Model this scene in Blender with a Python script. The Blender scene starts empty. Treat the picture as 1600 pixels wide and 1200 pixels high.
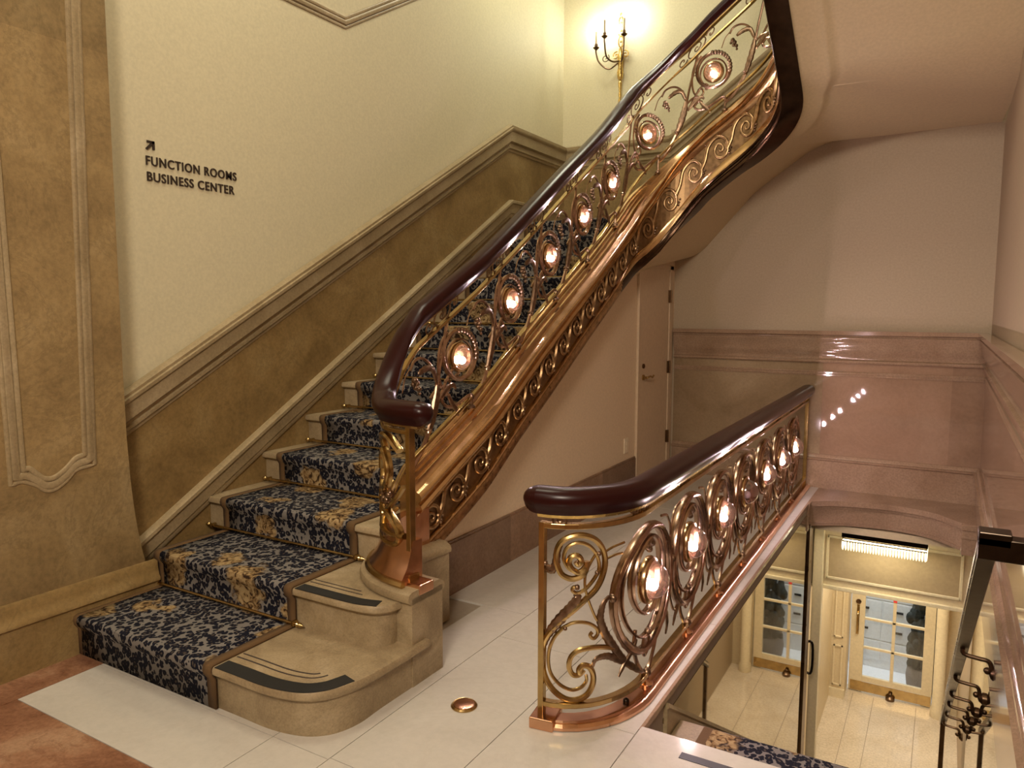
import bpy, math, random
import numpy as np
from mathutils import Vector

random.seed(7)
S = bpy.context.scene
COL = S.collection
PI = math.pi

# ------------------------------------------------------------------ camera, world, exposure, big lights
H = 1.65
PITCH, YAW, ROLL = math.radians(5.68), math.radians(30.40), 0.0027
cam = bpy.data.cameras.new('camera')
cam.sensor_width = 36.0
cam.lens = 36.0 * 1160.0 / 1600.0
cam.clip_start = 0.02
cam_o = bpy.data.objects.new('camera', cam)
COL.objects.link(cam_o)
fw = Vector((-math.sin(YAW) * math.cos(PITCH), math.cos(YAW) * math.cos(PITCH), -math.sin(PITCH)))
rt = Vector((math.cos(YAW), math.sin(YAW), 0))
up = rt.cross(fw)
r2 = rt * math.cos(ROLL) + up * math.sin(ROLL)
u2 = up * math.cos(ROLL) - rt * math.sin(ROLL)
from mathutils import Matrix
cam_o.matrix_world = Matrix(((r2.x, u2.x, -fw.x, 0), (r2.y, u2.y, -fw.y, 0), (r2.z, u2.z, -fw.z, H), (0, 0, 0, 1)))
S.camera = cam_o

S.view_settings.view_transform = 'Standard'
S.view_settings.look = 'None'
S.view_settings.gamma = 1.0
S.view_settings.exposure = 0.0
S.view_settings.use_curve_mapping = False
try:
    S.cycles.use_denoising = True
    S.cycles.sample_clamp_indirect = 4.0
    S.cycles.max_bounces = 8
except Exception:
    pass

world = bpy.data.worlds.new('world')
S.world = world
world.use_nodes = True
world.node_tree.nodes['Background'].inputs['Color'].default_value = (1.0, 0.80, 0.58, 1)
world.node_tree.nodes['Background'].inputs['Strength'].default_value = 0.06


def light(name, kind, loc, energy, color, size=0.2, rot=(0, 0, 0), size_y=None, spot=None):
    d = bpy.data.lights.new(name, kind)
    d.energy = energy
    d.color = color
    if kind == 'AREA':
        d.size = size
        if size_y:
            d.shape = 'RECTANGLE'
            d.size_y = size_y
    else:
        d.shadow_soft_size = size
    if kind == 'SPOT':
        d.spot_size = spot or 1.6
        d.spot_blend = 0.8
    o = bpy.data.objects.new(name, d)
    o.location = loc
    o.rotation_euler = rot
    COL.objects.link(o)
    return o


light('foyer_ceiling_light', 'AREA', (-2.6, 2.6, 5.45), 58, (1.0, 0.92, 0.70), 1.2)
light('foyer_ceiling_light', 'AREA', (-1.9, -1.8, 5.3), 42, (1.0, 0.86, 0.70), 1.6)
light('hall_fill_light', 'AREA', (-0.10, -1.3, 3.5), 180, (1.0, 0.86, 0.70), 1.0, (math.radians(58), 0, math.radians(10)))  # added fill below the ceiling, tilted to brighten the understair wall
light('landing_fill_light', 'AREA', (-2.8, 6.0, 5.5), 34, (1.0, 0.98, 0.74), 0.7)  # added unseen fill that lifts the landing wall
light('lobby_ceiling_light', 'AREA', (-0.4, 8.5, -0.55), 34, (1.0, 0.86, 0.64), 0.9)
light('street_room_light', 'AREA', (-0.6, 10.1, -0.45), 40, (0.92, 0.96, 1.0), 0.5)

# ------------------------------------------------------------------ materials
def newmat(name):
    m = bpy.data.materials.new(name)
    m.use_nodes = True
    nt = m.node_tree
    return m, nt, nt.nodes['Principled BSDF']


def N(nt, t, **k):
    n = nt.nodes.new(t)
    for a, b in k.items():
        if a in n.inputs.keys():
            n.inputs[a].default_value = b
        else:
            setattr(n, a, b)
    return n


def ramp(nt, fac, stops):
    r = nt.nodes.new('ShaderNodeValToRGB')
    e = r.color_ramp.elements
    while len(e) < len(stops):
        e.new(0.5)
    for i, (p, c) in enumerate(stops):
        e[i].position = p
        e[i].color = (c[0], c[1], c[2], 1)
    nt.links.new(fac, r.inputs['Fac'])
    return r.outputs['Color']


def plain(name, col, rough=0.5, metal=0.0, coat=0.0, bump=0.0, bscale=40, spec=0.5):
    m, nt, b = newmat(name)
    b.inputs['Base Color'].default_value = (*col, 1)
    b.inputs['Roughness'].default_value = rough
    b.inputs['Metallic'].default_value = metal
    b.inputs['Coat Weight'].default_value = coat
    b.inputs['Coat Roughness'].default_value = 0.08
    b.inputs['Specular IOR Level'].default_value = spec
    tc = N(nt, 'ShaderNodeTexCoord')
    nz = N(nt, 'ShaderNodeTexNoise', Scale=bscale, Detail=4.0)
    nt.links.new(tc.outputs['Object'], nz.inputs['Vector'])
    c = ramp(nt, nz.outputs['Fac'], [(0.3, [v * 0.93 for v in col]), (0.7, [min(1, v * 1.05) for v in col])])
    nt.links.new(c, b.inputs['Base Color'])
    if bump:
        bp = N(nt, 'ShaderNodeBump', Strength=bump, Distance=0.01)
        nt.links.new(nz.outputs['Fac'], bp.inputs['Height'])
        nt.links.new(bp.outputs['Normal'], b.inputs['Normal'])
    return m


def stone(name, dark, mid, lite, scale=2.2, rough=0.35, vein=None, speck=False, block=None, spec=0.5, grain=1.0):
    """cloudy marble: broad clouds, fine grain, thin veins; block=(axis,heights) changes the tone of each slab course"""
    m, nt, b = newmat(name)
    L = nt.links.new
    tc = N(nt, 'ShaderNodeTexCoord')
    n1 = N(nt, 'ShaderNodeTexNoise', Scale=scale, Detail=7.0, Roughness=0.62, Distortion=0.6)
    L(tc.outputs['Object'], n1.inputs['Vector'])
    col = ramp(nt, n1.outputs['Fac'], [(0.30, dark), (0.52, mid), (0.72, lite)])
    n2 = N(nt, 'ShaderNodeTexNoise', Scale=scale * 22, Detail=5.0, Roughness=0.7)
    L(tc.outputs['Object'], n2.inputs['Vector'])
    g = ramp(nt, n2.outputs['Fac'], [(0.35, (1 - .18 * grain,) * 3), (0.6, (1 + .06 * grain,) * 3)])
    mx = N(nt, 'ShaderNodeMix', data_type='RGBA', blend_type='MULTIPLY')
    mx.inputs[0].default_value = 1.0
    L(col, mx.inputs[6]); L(g, mx.inputs[7])
    out = mx.outputs[2]
    if vein:
        n3 = N(nt, 'ShaderNodeTexNoise', Scale=scale * 0.9, Detail=8.0, Roughness=0.65, Distortion=1.6)
        L(tc.outputs['Object'], n3.inputs['Vector'])
        s = N(nt, 'ShaderNodeMath', operation='SUBTRACT'); s.inputs[1].default_value = 0.5
        L(n3.outputs['Fac'], s.inputs[0])
        a = N(nt, 'ShaderNodeMath', operation='ABSOLUTE'); L(s.outputs[0], a.inputs[0])
        vr = ramp(nt, a.outputs[0], [(0.0, (1, 1, 1)), (0.022, (0, 0, 0))])
        mv = N(nt, 'ShaderNodeMix', data_type='RGBA')
        sc = N(nt, 'ShaderNodeMath', operation='MULTIPLY'); sc.inputs[1].default_value = 0.28
        L(vr, sc.inputs[0]); L(sc.outputs[0], mv.inputs[0])
        L(out, mv.inputs[6]); mv.inputs[7].default_value = (*vein, 1)
        out = mv.outputs[2]
    if block:
        axis, sizes, amt = block
        sep = N(nt, 'ShaderNodeSeparateXYZ'); L(tc.outputs['Object'], sep.inputs[0])
        st = []
        for ax, z0, h in sizes:
            q = N(nt, 'ShaderNodeMath', operation='SUBTRACT'); q.inputs[1].default_value = z0
            L(sep.outputs[ax], q.inputs[0])
            q2 = N(nt, 'ShaderNodeMath', operation='DIVIDE'); q2.inputs[1].default_value = h
            L(q.outputs[0], q2.inputs[0])
            q3 = N(nt, 'ShaderNodeMath', operation='FLOOR'); L(q2.outputs[0], q3.inputs[0])
            st.append(q3.outputs[0])
        cb = N(nt, 'ShaderNodeCombineXYZ')
        for i, o_ in enumerate(st):
            L(o_, cb.inputs[i])
        wn = N(nt, 'ShaderNodeTexWhiteNoise', noise_dimensions='3D'); L(cb.outputs[0], wn.inputs['Vector'])
        tone = ramp(nt, wn.outputs['Value'], [(0.0, (1 - amt,) * 3), (1.0, (1 + amt * .4,) * 3)])
        m3 = N(nt, 'ShaderNodeMix', data_type='RGBA', blend_type='MULTIPLY'); m3.inputs[0].default_value = 1.0
        L(out, m3.inputs[6]); L(tone, m3.inputs[7])
        out = m3.outputs[2]
    L(out, b.inputs['Base Color'])
    b.inputs['Roughness'].default_value = rough
    b.inputs['Specular IOR Level'].default_value = spec
    return m


def metal(name, col, rough=0.25, var=0.25, scale=14):
    m, nt, b = newmat(name)
    L = nt.links.new
    b.inputs['Metallic'].default_value = 1.0
    tc = N(nt, 'ShaderNodeTexCoord')
    nz = N(nt, 'ShaderNodeTexNoise', Scale=scale, Detail=5.0)
    L(tc.outputs['Object'], nz.inputs['Vector'])
    c = ramp(nt, nz.outputs['Fac'], [(0.3, [v * (1 - var) for v in col]), (0.65, col)])
    L(c, b.inputs['Base Color'])
    rr = N(nt, 'ShaderNodeMapRange')
    rr.inputs['To Min'].default_value = rough * 0.7
    rr.inputs['To Max'].default_value = rough * 1.35
    L(nz.outputs['Fac'], rr.inputs['Value'])
    L(rr.outputs[0], b.inputs['Roughness'])
    return m


def emit(name, col, strength):
    m, nt, b = newmat(name)
    b.inputs['Base Color'].default_value = (*col, 1)
    b.inputs['Emission Color'].default_value = (*col, 1)
    b.inputs['Emission Strength'].default_value = strength
    return m


def clear(name, tint=(1, 1, 1), gloss=0.12, rough=0.03):
    """thin glass: mostly see-through, glossy at grazing angles"""
    m = bpy.data.materials.new(name)
    m.use_nodes = True
    nt = m.node_tree
    nt.nodes.remove(nt.nodes['Principled BSDF'])
    o = nt.nodes['Material Output']
    t = N(nt, 'ShaderNodeBsdfTransparent'); t.inputs[0].default_value = (*tint, 1)
    g = N(nt, 'ShaderNodeBsdfGlossy'); g.inputs['Roughness'].default_value = rough
    lw = N(nt, 'ShaderNodeLayerWeight', Blend=0.35)
    mr = N(nt, 'ShaderNodeMapRange'); mr.inputs['To Min'].default_value = gloss; mr.inputs['To Max'].default_value = 0.9
    nt.links.new(lw.outputs['Facing'], mr.inputs['Value'])
    mx = N(nt, 'ShaderNodeMixShader')
    nt.links.new(mr.outputs[0], mx.inputs[0]); nt.links.new(t.outputs[0], mx.inputs[1]); nt.links.new(g.outputs[0], mx.inputs[2])
    nt.links.new(mx.outputs[0], o.inputs['Surface'])
    return m


def leopard(name):
    m, nt, b = newmat(name)
    L = nt.links.new
    tc = N(nt, 'ShaderNodeTexCoord')
    wz = N(nt, 'ShaderNodeTexNoise', Scale=14.0, Detail=2.0)
    L(tc.outputs['Object'], wz.inputs['Vector'])
    va = N(nt, 'ShaderNodeMix', data_type='RGBA', blend_type='LINEAR_LIGHT'); va.inputs[0].default_value = 0.022
    L(tc.outputs['Object'], va.inputs[6]); L(wz.outputs['Color'], va.inputs[7])
    mp = N(nt, 'ShaderNodeMapping'); mp.inputs['Scale'].default_value = (1.0, 0.8, 0.8)
    L(va.outputs[2], mp.inputs['Vector'])
    v1 = N(nt, 'ShaderNodeTexVoronoi', feature='F1', Scale=42.0, Randomness=0.95)
    L(mp.outputs[0], v1.inputs['Vector'])
    nn = N(nt, 'ShaderNodeTexNoise', Scale=80.0, Detail=2.0)
    L(tc.outputs['Object'], nn.inputs['Vector'])
    ns = N(nt, 'ShaderNodeMath', operation='MULTIPLY_ADD'); ns.inputs[1].default_value = 0.30; ns.inputs[2].default_value = -0.15
    L(nn.outputs['Fac'], ns.inputs[0])
    sm_ = N(nt, 'ShaderNodeMath', operation='ADD'); L(v1.outputs['Distance'], sm_.inputs[0]); L(ns.outputs[0], sm_.inputs[1])
    ad = N(nt, 'ShaderNodeMix', data_type='RGBA')
    ad.inputs[0].default_value = 0.0
    base = ramp(nt, sm_.outputs[0], [(0.14, (0.085, 0.065, 0.05)), (0.25, (0.010, 0.010, 0.016)), (0.56, (0.009, 0.010, 0.018)), (0.61, (0.185, 0.168, 0.15))])
    L(base, ad.inputs[6])
    # large tan blossoms
    v2 = N(nt, 'ShaderNodeTexVoronoi', feature='F1', Scale=2.7, Randomness=0.9)
    n2 = N(nt, 'ShaderNodeTexNoise', Scale=7.0, Detail=3.0)
    L(tc.outputs['Object'], n2.inputs['Vector'])
    vb = N(nt, 'ShaderNodeMix', data_type='RGBA', blend_type='LINEAR_LIGHT'); vb.inputs[0].default_value = 0.12
    L(tc.outputs['Object'], vb.inputs[6]); L(n2.outputs['Color'], vb.inputs[7])
    L(vb.outputs[2], v2.inputs['Vector'])
    fl = ramp(nt, v2.outputs['Distance'], [(0.30, (1, 1, 1)), (0.35, (0, 0, 0))])
    n3 = N(nt, 'ShaderNodeTexNoise', Scale=26.0, Detail=3.0, Distortion=1.5)
    L(tc.outputs['Object'], n3.inputs['Vector'])
    tan = ramp(nt, n3.outputs['Fac'], [(0.40, (0.035, 0.02, 0.012)), (0.47, (0.20, 0.12, 0.05)), (0.62, (0.36, 0.26, 0.13))])
    mx = N(nt, 'ShaderNodeMix', data_type='RGBA')
    L(fl, mx.inputs[0]); L(ad.outputs[2], mx.inputs[6]); L(tan, mx.inputs[7])
    L(mx.outputs[2], b.inputs['Base Color'])
    b.inputs['Roughness'].default_value = 0.95
    b.inputs['Specular IOR Level'].default_value = 0.1
    bn = N(nt, 'ShaderNodeTexNoise', Scale=350.0)
    L(tc.outputs['Object'], bn.inputs['Vector'])
    bp = N(nt, 'ShaderNodeBump', Strength=0.35, Distance=0.004)
    L(bn.outputs['Fac'], bp.inputs['Height']); L(bp.outputs['Normal'], b.inputs['Normal'])
    return m


M = {}
M['paint'] = plain('cream_wall_paint', (0.62, 0.56, 0.38), 0.6, bump=0.03, bscale=60)
M['paint_rose'] = plain('rose_cream_wall_paint', (0.44, 0.345, 0.235), 0.55, bump=0.03, bscale=60)
M['paint_under'] = plain('brightened_understair_paint', (0.76, 0.61, 0.43), 0.5, bump=0.03, bscale=60)  # back wall's paint made lighter; missing light is put into the colour
M['soffit'] = plain('rose_beige_soffit_paint', (0.62, 0.50, 0.31), 0.5, bump=0.02, bscale=50)
M['ceil'] = plain('ceiling_paint', (0.72, 0.66, 0.54), 0.7)
M['botticino'] = stone('brown_beige_marble', (0.175, 0.108, 0.038), (0.255, 0.165, 0.062), (0.33, 0.232, 0.10), 2.4, 0.42, vein=(0.11, 0.07, 0.03))
M['pilaster'] = stone('pilaster_marble', (0.225, 0.148, 0.064), (0.325, 0.225, 0.10), (0.41, 0.30, 0.15), 2.0, 0.4, vein=(0.12, 0.08, 0.035),
                      block=('z', [(2, 0.86, 1.0), (1, 0.2, 8.0)], 0.30))
M['brownpanel'] = stone('darker_brown_wainscot', (0.24, 0.165, 0.095), (0.31, 0.22, 0.135), (0.37, 0.275, 0.175), 1.8, 0.12, grain=0.5)
M['mould'] = stone('marble_moulding', (0.27, 0.20, 0.105), (0.34, 0.26, 0.145), (0.42, 0.33, 0.20), 3.0, 0.38)
M['step'] = stone('step_stone', (0.23, 0.165, 0.09), (0.32, 0.24, 0.135), (0.40, 0.31, 0.19), 5.0, 0.5, vein=(0.16, 0.11, 0.055))
M['rosemarble'] = stone('polished_rose_marble', (0.265, 0.165, 0.105), (0.32, 0.205, 0.135), (0.37, 0.245, 0.167), 1.6, 0.035,
                        vein=(0.36, 0.23, 0.16), block=('x', [(0, 0.05, 0.62), (1, 0.1, 0.9), (2, 1.12, 5.0)], 0.13), grain=0.4)
M['rosemould'] = stone('polished_rose_moulding', (0.28, 0.18, 0.115), (0.335, 0.225, 0.15), (0.385, 0.265, 0.18), 3.0, 0.09)
M['basemarble'] = stone('dark_rose_base_marble', (0.22, 0.12, 0.07), (0.29, 0.17, 0.10), (0.35, 0.215, 0.135), 2.0, 0.25,
                        block=('y', [(1, 0.35, 0.75), (0, 5, 9), (2, -2, 9)], 0.3))
M['white'] = stone('white_floor_marble', (0.50, 0.465, 0.41), (0.55, 0.515, 0.455), (0.59, 0.55, 0.49), 1.2, 0.13, vein=(0.49, 0.44, 0.38), grain=0.25)
M['rosso'] = stone('red_brown_floor_marble', (0.14, 0.05, 0.025), (0.30, 0.15, 0.085), (0.42, 0.26, 0.16), 3.0, 0.2, vein=(0.10, 0.03, 0.018))
M['cream_floor'] = stone('cream_lobby_floor', (0.56, 0.47, 0.35), (0.66, 0.57, 0.44), (0.72, 0.63, 0.50), 2.0, 0.12)
M['grout'] = plain('floor_joint', (0.30, 0.25, 0.19), 0.7)
M['cream'] = plain('lobby_cream_paint', (0.66, 0.55, 0.36), 0.4)
M['creamtrim'] = plain('lobby_trim_paint', (0.74, 0.64, 0.44), 0.3)
M['tan'] = plain('tan_bulkhead_panel', (0.42, 0.32, 0.19), 0.35)
M['bronze'] = metal('polished_copper_bronze', (0.74, 0.50, 0.27), 0.2)
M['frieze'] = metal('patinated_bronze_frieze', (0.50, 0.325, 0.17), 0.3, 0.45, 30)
M['frieze_ground'] = metal('shade_dark_bronze_ground', (0.27, 0.17, 0.085), 0.38, 0.4, 30)  # darkened colour stands in for shade in the gaps around the scrolls
M['rail'] = metal('red_bronze_scrollwork', (0.50, 0.335, 0.24), 0.22, 0.35, 25)
M['leafm'] = metal('dark_bronze_leafwork', (0.31, 0.205, 0.135), 0.32, 0.5, 40)
M['brass'] = metal('aged_brass', (0.56, 0.39, 0.165), 0.22, 0.3)
M['goldbrass'] = metal('gilt_brass', (0.80, 0.56, 0.20), 0.25, 0.3, 40)
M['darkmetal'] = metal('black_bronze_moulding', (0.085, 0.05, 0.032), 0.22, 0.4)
M['copper'] = metal('bright_copper_plate', (0.78, 0.45, 0.28), 0.2, 0.2)
M['mahogany'] = plain('dark_mahogany', (0.022, 0.0035, 0.003), 0.28, spec=0.22, bscale=20)
M['leopard'] = leopard('leopard_carpet')
M['border'] = plain('brown_carpet_border', (0.115, 0.062, 0.022), 0.95, bump=0.3, bscale=300)
M['black'] = plain('black_rubber', (0.012, 0.012, 0.012), 0.55)
M['inkline'] = plain('dark_groove_line', (0.05, 0.035, 0.03), 0.6)
M['blackmetal'] = metal('black_handrail_metal', (0.05, 0.038, 0.028), 0.22, 0.3)
M['bracket'] = metal('bronze_bracket', (0.20, 0.13, 0.08), 0.3, 0.3)
M['letter'] = plain('dark_letter_bronze', (0.03, 0.018, 0.012), 0.4)
M['hingem'] = metal('dark_hinge', (0.16, 0.09, 0.045), 0.4)
M['door'] = plain('tan_door_paint', (0.62, 0.48, 0.33), 0.45)
M['outlet'] = plain('ivory_plastic', (0.82, 0.70, 0.52), 0.4)
M['steel'] = metal('brushed_steel_edge', (0.75, 0.72, 0.66), 0.25, 0.1)
M['mirror'] = metal('mirror_glass', (0.46, 0.41, 0.31), 0.02, 0.02, 1)
M['glass'] = clear('door_glass', (0.95, 0.97, 0.98), 0.04, 0.02)
M['dome'] = clear('rose_glass_dome', (0.92, 0.78, 0.86), 0.22, 0.10)
M['bulb'] = emit('lit_lamp_bulb', (1.0, 0.90, 0.86), 640.0)
M['bulb_off'] = plain('unlit_lamp_bulb', (0.75, 0.68, 0.62), 0.2)
M['candlebulb'] = emit('lit_candle_bulb', (1.0, 1.0, 0.84), 330.0)
M['crystal'] = emit('lit_crystal_drop', (1.0, 0.92, 0.68), 1.2)
M['tube'] = emit('lit_chandelier_tray', (1.0, 0.94, 0.74), 10.0)
M['candle'] = plain('candle_sleeve', (0.32, 0.24, 0.14), 0.5)
M['whitefurn'] = plain('white_furniture_paint', (0.78, 0.80, 0.82), 0.4)
M['brownbox'] = plain('brown_drawer_box', (0.25, 0.17, 0.11), 0.6)
M['basket'] = plain('grey_woven_basket', (0.20, 0.17, 0.15), 0.9, bump=0.8, bscale=80)
M['darkgreen'] = plain('dark_evergreen_foliage', (0.012, 0.018, 0.014), 0.8, bump=1.0, bscale=60)
M['red'] = plain('red_sticker', (0.75, 0.06, 0.05), 0.5)


# ------------------------------------------------------------------ mesh helpers
class MB:
    def __init__(s):
        s.v, s.f = [], []

    def add(s, vs, fs):
        o = len(s.v)
        s.v += [tuple(float(c) for c in p) for p in vs]
        s.f += [tuple(i + o for i in f) for f in fs]

    def box(s, a, b):
        x0, y0, z0 = (min(a[i], b[i]) for i in range(3)); x1, y1, z1 = (max(a[i], b[i]) for i in range(3))
        s.add([(x0, y0, z0), (x1, y0, z0), (x1, y1, z0), (x0, y1, z0), (x0, y0, z1), (x1, y0, z1), (x1, y1, z1), (x0, y1, z1)],
              [(0, 3, 2, 1), (4, 5, 6, 7), (0, 1, 5, 4), (1, 2, 6, 5), (2, 3, 7, 6), (3, 0, 4, 7)])

    def rows(s, R, closed=True, caps=True, loop=False):
        n = len(R[0]); vs = [p for r in R for p in r]; fs = []
        m = len(R)
        for i in range(m if loop else m - 1):
            a, b = i * n, ((i + 1) % m) * n
            for j in range(n if closed else n - 1):
                k = (j + 1) % n
                fs.append((a + j, a + k, b + k, b + j))
        if caps and closed and not loop:
            fs.append(tuple(range(n - 1, -1, -1))); fs.append(tuple(range((m - 1) * n, m * n)))
        s.add(vs, fs)

    def tube(s, pts, r, seg=8, loop=False, nrm=None, flat=1.0):
        """round tube; nrm = list of reference normals, flat = thickness along it relative to r"""
        P = [Vector(p) for p in pts]; n = len(P)
        R = [r] * n if not hasattr(r, '__len__') else list(r)
        rows = []; ref = None
        for i in range(n):
            a = P[i - 1] if (i > 0 or loop) else P[i]; b = P[(i + 1) % n] if (i < n - 1 or loop) else P[i]
            t = (b - a)
            if t.length < 1e-9: t = Vector((0, 0, 1))
            t.normalize()
            if nrm is not None:
                nn = Vector(nrm[i] if isinstance(nrm, list) else nrm)
                nn = nn - t * nn.dot(t)
                if nn.length < 1e-6: nn = t.orthogonal()
                nn.normalize()
            else:
                nn = ref - t * ref.dot(t) if ref is not None else t.orthogonal()
                if nn.length < 1e-6: nn = t.orthogonal()
                nn.normalize(); ref = nn
            w = t.cross(nn)
            rows.append([P[i] + (nn * math.cos(q) * flat + w * math.sin(q)) * R[i] for q in (2 * PI * k / seg for k in range(seg))])
        s.rows(rows, True, not loop, loop)

    def lathe(s, prof, c=(0, 0, 0), seg=16, axis=(0, 0, 1)):
        ax = Vector(axis).normalized(); u = ax.orthogonal().normalized(); w = ax.cross(u); c = Vector(c)
        s.rows([[c + ax * z + (u * math.cos(q) + w * math.sin(q)) * max(r, 1e-4) for q in (2 * PI * k / seg for k in range(seg))] for r, z in prof])

    def ball(s, c, r, seg=12, sc=(1, 1, 1)):
        c = Vector(c)
        m = max(6, seg // 2)
        s.rows([[c + Vector((math.sin(a) * math.cos(q) * sc[0], math.sin(a) * math.sin(q) * sc[1], math.cos(a) * sc[2])) * r
                 for q in (2 * PI * k / seg for k in range(seg))] for a in [max(0.02, min(PI - .02, PI * i / m)) for i in range(m + 1)]])

    def prism(s, poly, fn, d0, d1):
        """polygon poly [(a,b)] between depth d0 and d1; fn(a,b,d)->xyz"""
        n = len(poly)
        s.add([fn(a, b, d0) for a, b in poly] + [fn(a, b, d1) for a, b in poly],
              [tuple(range(n - 1, -1, -1)), tuple(range(n, 2 * n))] + [(i, (i + 1) % n, n + (i + 1) % n, n + i) for i in range(n)])

    def build(s, name, mat, parent=None, smooth=False, bevel=0.0):
        me = bpy.data.meshes.new(name)
        me.from_pydata(s.v, [], s.f)
        me.validate()
        import bmesh
        bm = bmesh.new(); bm.from_mesh(me)
        bmesh.ops.recalc_face_normals(bm, faces=bm.faces)
        bm.to_mesh(me); bm.free()
        me.materials.append(M[mat] if isinstance(mat, str) else mat)
        if smooth:
            for p in me.polygons: p.use_smooth = True
            try:
                me.set_sharp_from_angle(angle=math.radians(38))
            except Exception:
                pass
        o = bpy.data.objects.new(name, me)
        COL.objects.link(o)
        if parent is not None:
            o.parent = parent
            o.matrix_parent_inverse = parent_inv(parent)
        if bevel:
            b = o.modifiers.new('bevel', 'BEVEL'); b.width = bevel; b.segments = 2; b.limit_method = 'ANGLE'
        return o


def parent_inv(p):
    """children keep world coordinates; only a top-level Empty carries an offset"""
    if p.parent is None:
        return Matrix.Translation(p.location).inverted()
    return Matrix.Identity(4)


def thing(name, label, cat, loc, group=None):
    o = bpy.data.objects.new(name, None)
    o.empty_display_size = 0.1
    COL.objects.link(o)
    o.location = loc
    tag(o, label, cat, group)
    return o


def tag(o, label, cat, group=None):
    o['label'] = label; o['category'] = cat
    if group: o['group'] = group
    return o


def struct(o):
    o['kind'] = 'structure'
    return o


def bx(name, a, b, mat, parent=None, bevel=0.0):
    m = MB(); m.box(a, b)
    return m.build(name, mat, parent, bevel=bevel)


def crom(pts, k=6, loop=False):
    """Catmull-Rom through 2D/3D points"""
    P = [np.array(p, float) for p in pts]; n = len(P); out = []
    for i in range(n if loop else n - 1):
        p0 = P[(i - 1) % n] if (loop or i > 0) else 2 * P[0] - P[1]
        p1 = P[i]; p2 = P[(i + 1) % n]
        p3 = P[(i + 2) % n] if (loop or i + 2 < n) else 2 * P[-1] - P[-2]
        for j in range(k):
            t = j / k
            out.append(0.5 * ((2 * p1) + (-p0 + p2) * t + (2 * p0 - 5 * p1 + 4 * p2 - p3) * t * t + (-p0 + 3 * p1 - 3 * p2 + p3) * t ** 3))
    if not loop: out.append(P[-1])
    return [tuple(p) for p in out]


def extrude_profile(path, prof, outfn):
    """mould a closed profile [(out,z)] along a 3D polyline; outfn(i)->(x,y) mitred outward vector at path point i"""
    return [[(p[0] + outfn(i)[0] * a, p[1] + outfn(i)[1] * a, p[2] + b) for a, b in prof] for i, p in enumerate(path)]


def moulding(name, path, prof, outs, mat, parent=None, smooth=True):
    m = MB(); m.rows(extrude_profile(path, prof, lambda i: outs[i]))
    return m.build(name, mat, parent, smooth)


# ------------------------------------------------------------------ room
XL, XW, YB, XR = -3.71, -3.68, 7.40, 0.31
ZLOW = -3.0

# floor of the foyer: slabs with fine joints
fm = MB(); rm = MB(); gm = MB()
def slab(m, x0, x1, y0, y1):
    g = 0.0018
    m.box((x0 + g, y0 + g, -0.02), (x1 - g, y1 - g, 0.0))
xs = [-3.33, -2.18, -1.89, -0.975]
for (x0, x1, ys) in [(-3.33, -2.18, [1.53, 1.89, 2.9]), (-2.18, -1.89, [1.53, 1.89, 2.62, 3.4]), (-2.44, -1.89, [3.4, 4.6, 5.9, 7.4]),
                     (-1.89, -1.43, [1.53, 1.9, 3.1, 4.35, 5.6, 7.4]), (-1.43, -0.975, [1.53, 2.62, 3.8, 5.0, 6.2, 7.4]),
                     (-0.975, 0.31, [1.53, 2.665])]:
    for a, b in zip(ys[:-1], ys[1:]):
        slab(fm, x0, x1, a, b)
for (x0, x1, y0, y1) in [(-3.56, -3.33, 0.4, 1.91), (-3.56, -3.33, -1.5, 0.4), (-3.33, -2.2, -1.5, 1.53), (-2.2, -0.975, -1.5, 1.53), (-0.975, 0.31, -1.5, 1.53)]:
    slab(rm, x0, x1, y0, y1)
gm.box((-3.56, -1.5, -0.25), (-0.975, 1.5, -0.012)); gm.box((-3.56, 1.5, -0.25), (-0.975, 7.4, -0.012)); gm.box((-0.975, -1.5, -0.25), (0.31, 2.665, -0.012))
struct(fm.build('floor', 'white'))
struct(rm.build('floor_red_marble', 'rosso'))
struct(gm.build('floor_bed', 'grout'))

# left wall, painted
struct(bx('wall_left', (XL - 0.2, 2.0, -0.1), (XL, YB + 0.2, 5.6), 'paint'))
m = MB(); m.box((XL - 0.2, YB, 2.2), (-2.5, YB + 0.2, 5.6)); m.box((-2.5, YB, 3.45), (-1.0, YB + 0.2, 5.6))
struct(m.build('wall_back_upper_left', 'paint'))
struct(bx('wall_back', (-2.5, YB, -0.15), (XR + 0.2, YB + 0.2, 3.45), 'paint_rose'))
struct(bx('wall_right', (XR, -1.5, -3.1), (XR + 0.2, 9.8, 5.6), 'paint_rose'))
struct(bx('wall_front', (XL - 0.2, -3.6, -0.1), (XR + 0.2, -3.4, 5.6), 'paint'))
struct(bx('ceiling', (XL - 0.4, -3.6, 5.6), (XR + 0.2, YB + 0.2, 5.7), 'ceil'))

# pilaster slab with a foot that sweeps out
flare = [(2.286, 0.25), (2.274, 0.334), (2.256, 0.415), (2.237, 0.53), (2.222, 0.66), (2.212, 0.79), (2.203, 1.0), (2.20, 1.3), (2.20, 5.6), (-3.4, 5.6), (-3.4, 0.25)]
m = MB(); m.prism(flare, lambda a, b, d: (d, a, b), -3.9, -3.54)
struct(m.build('wall_left_pilaster', 'pilaster'))
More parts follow.
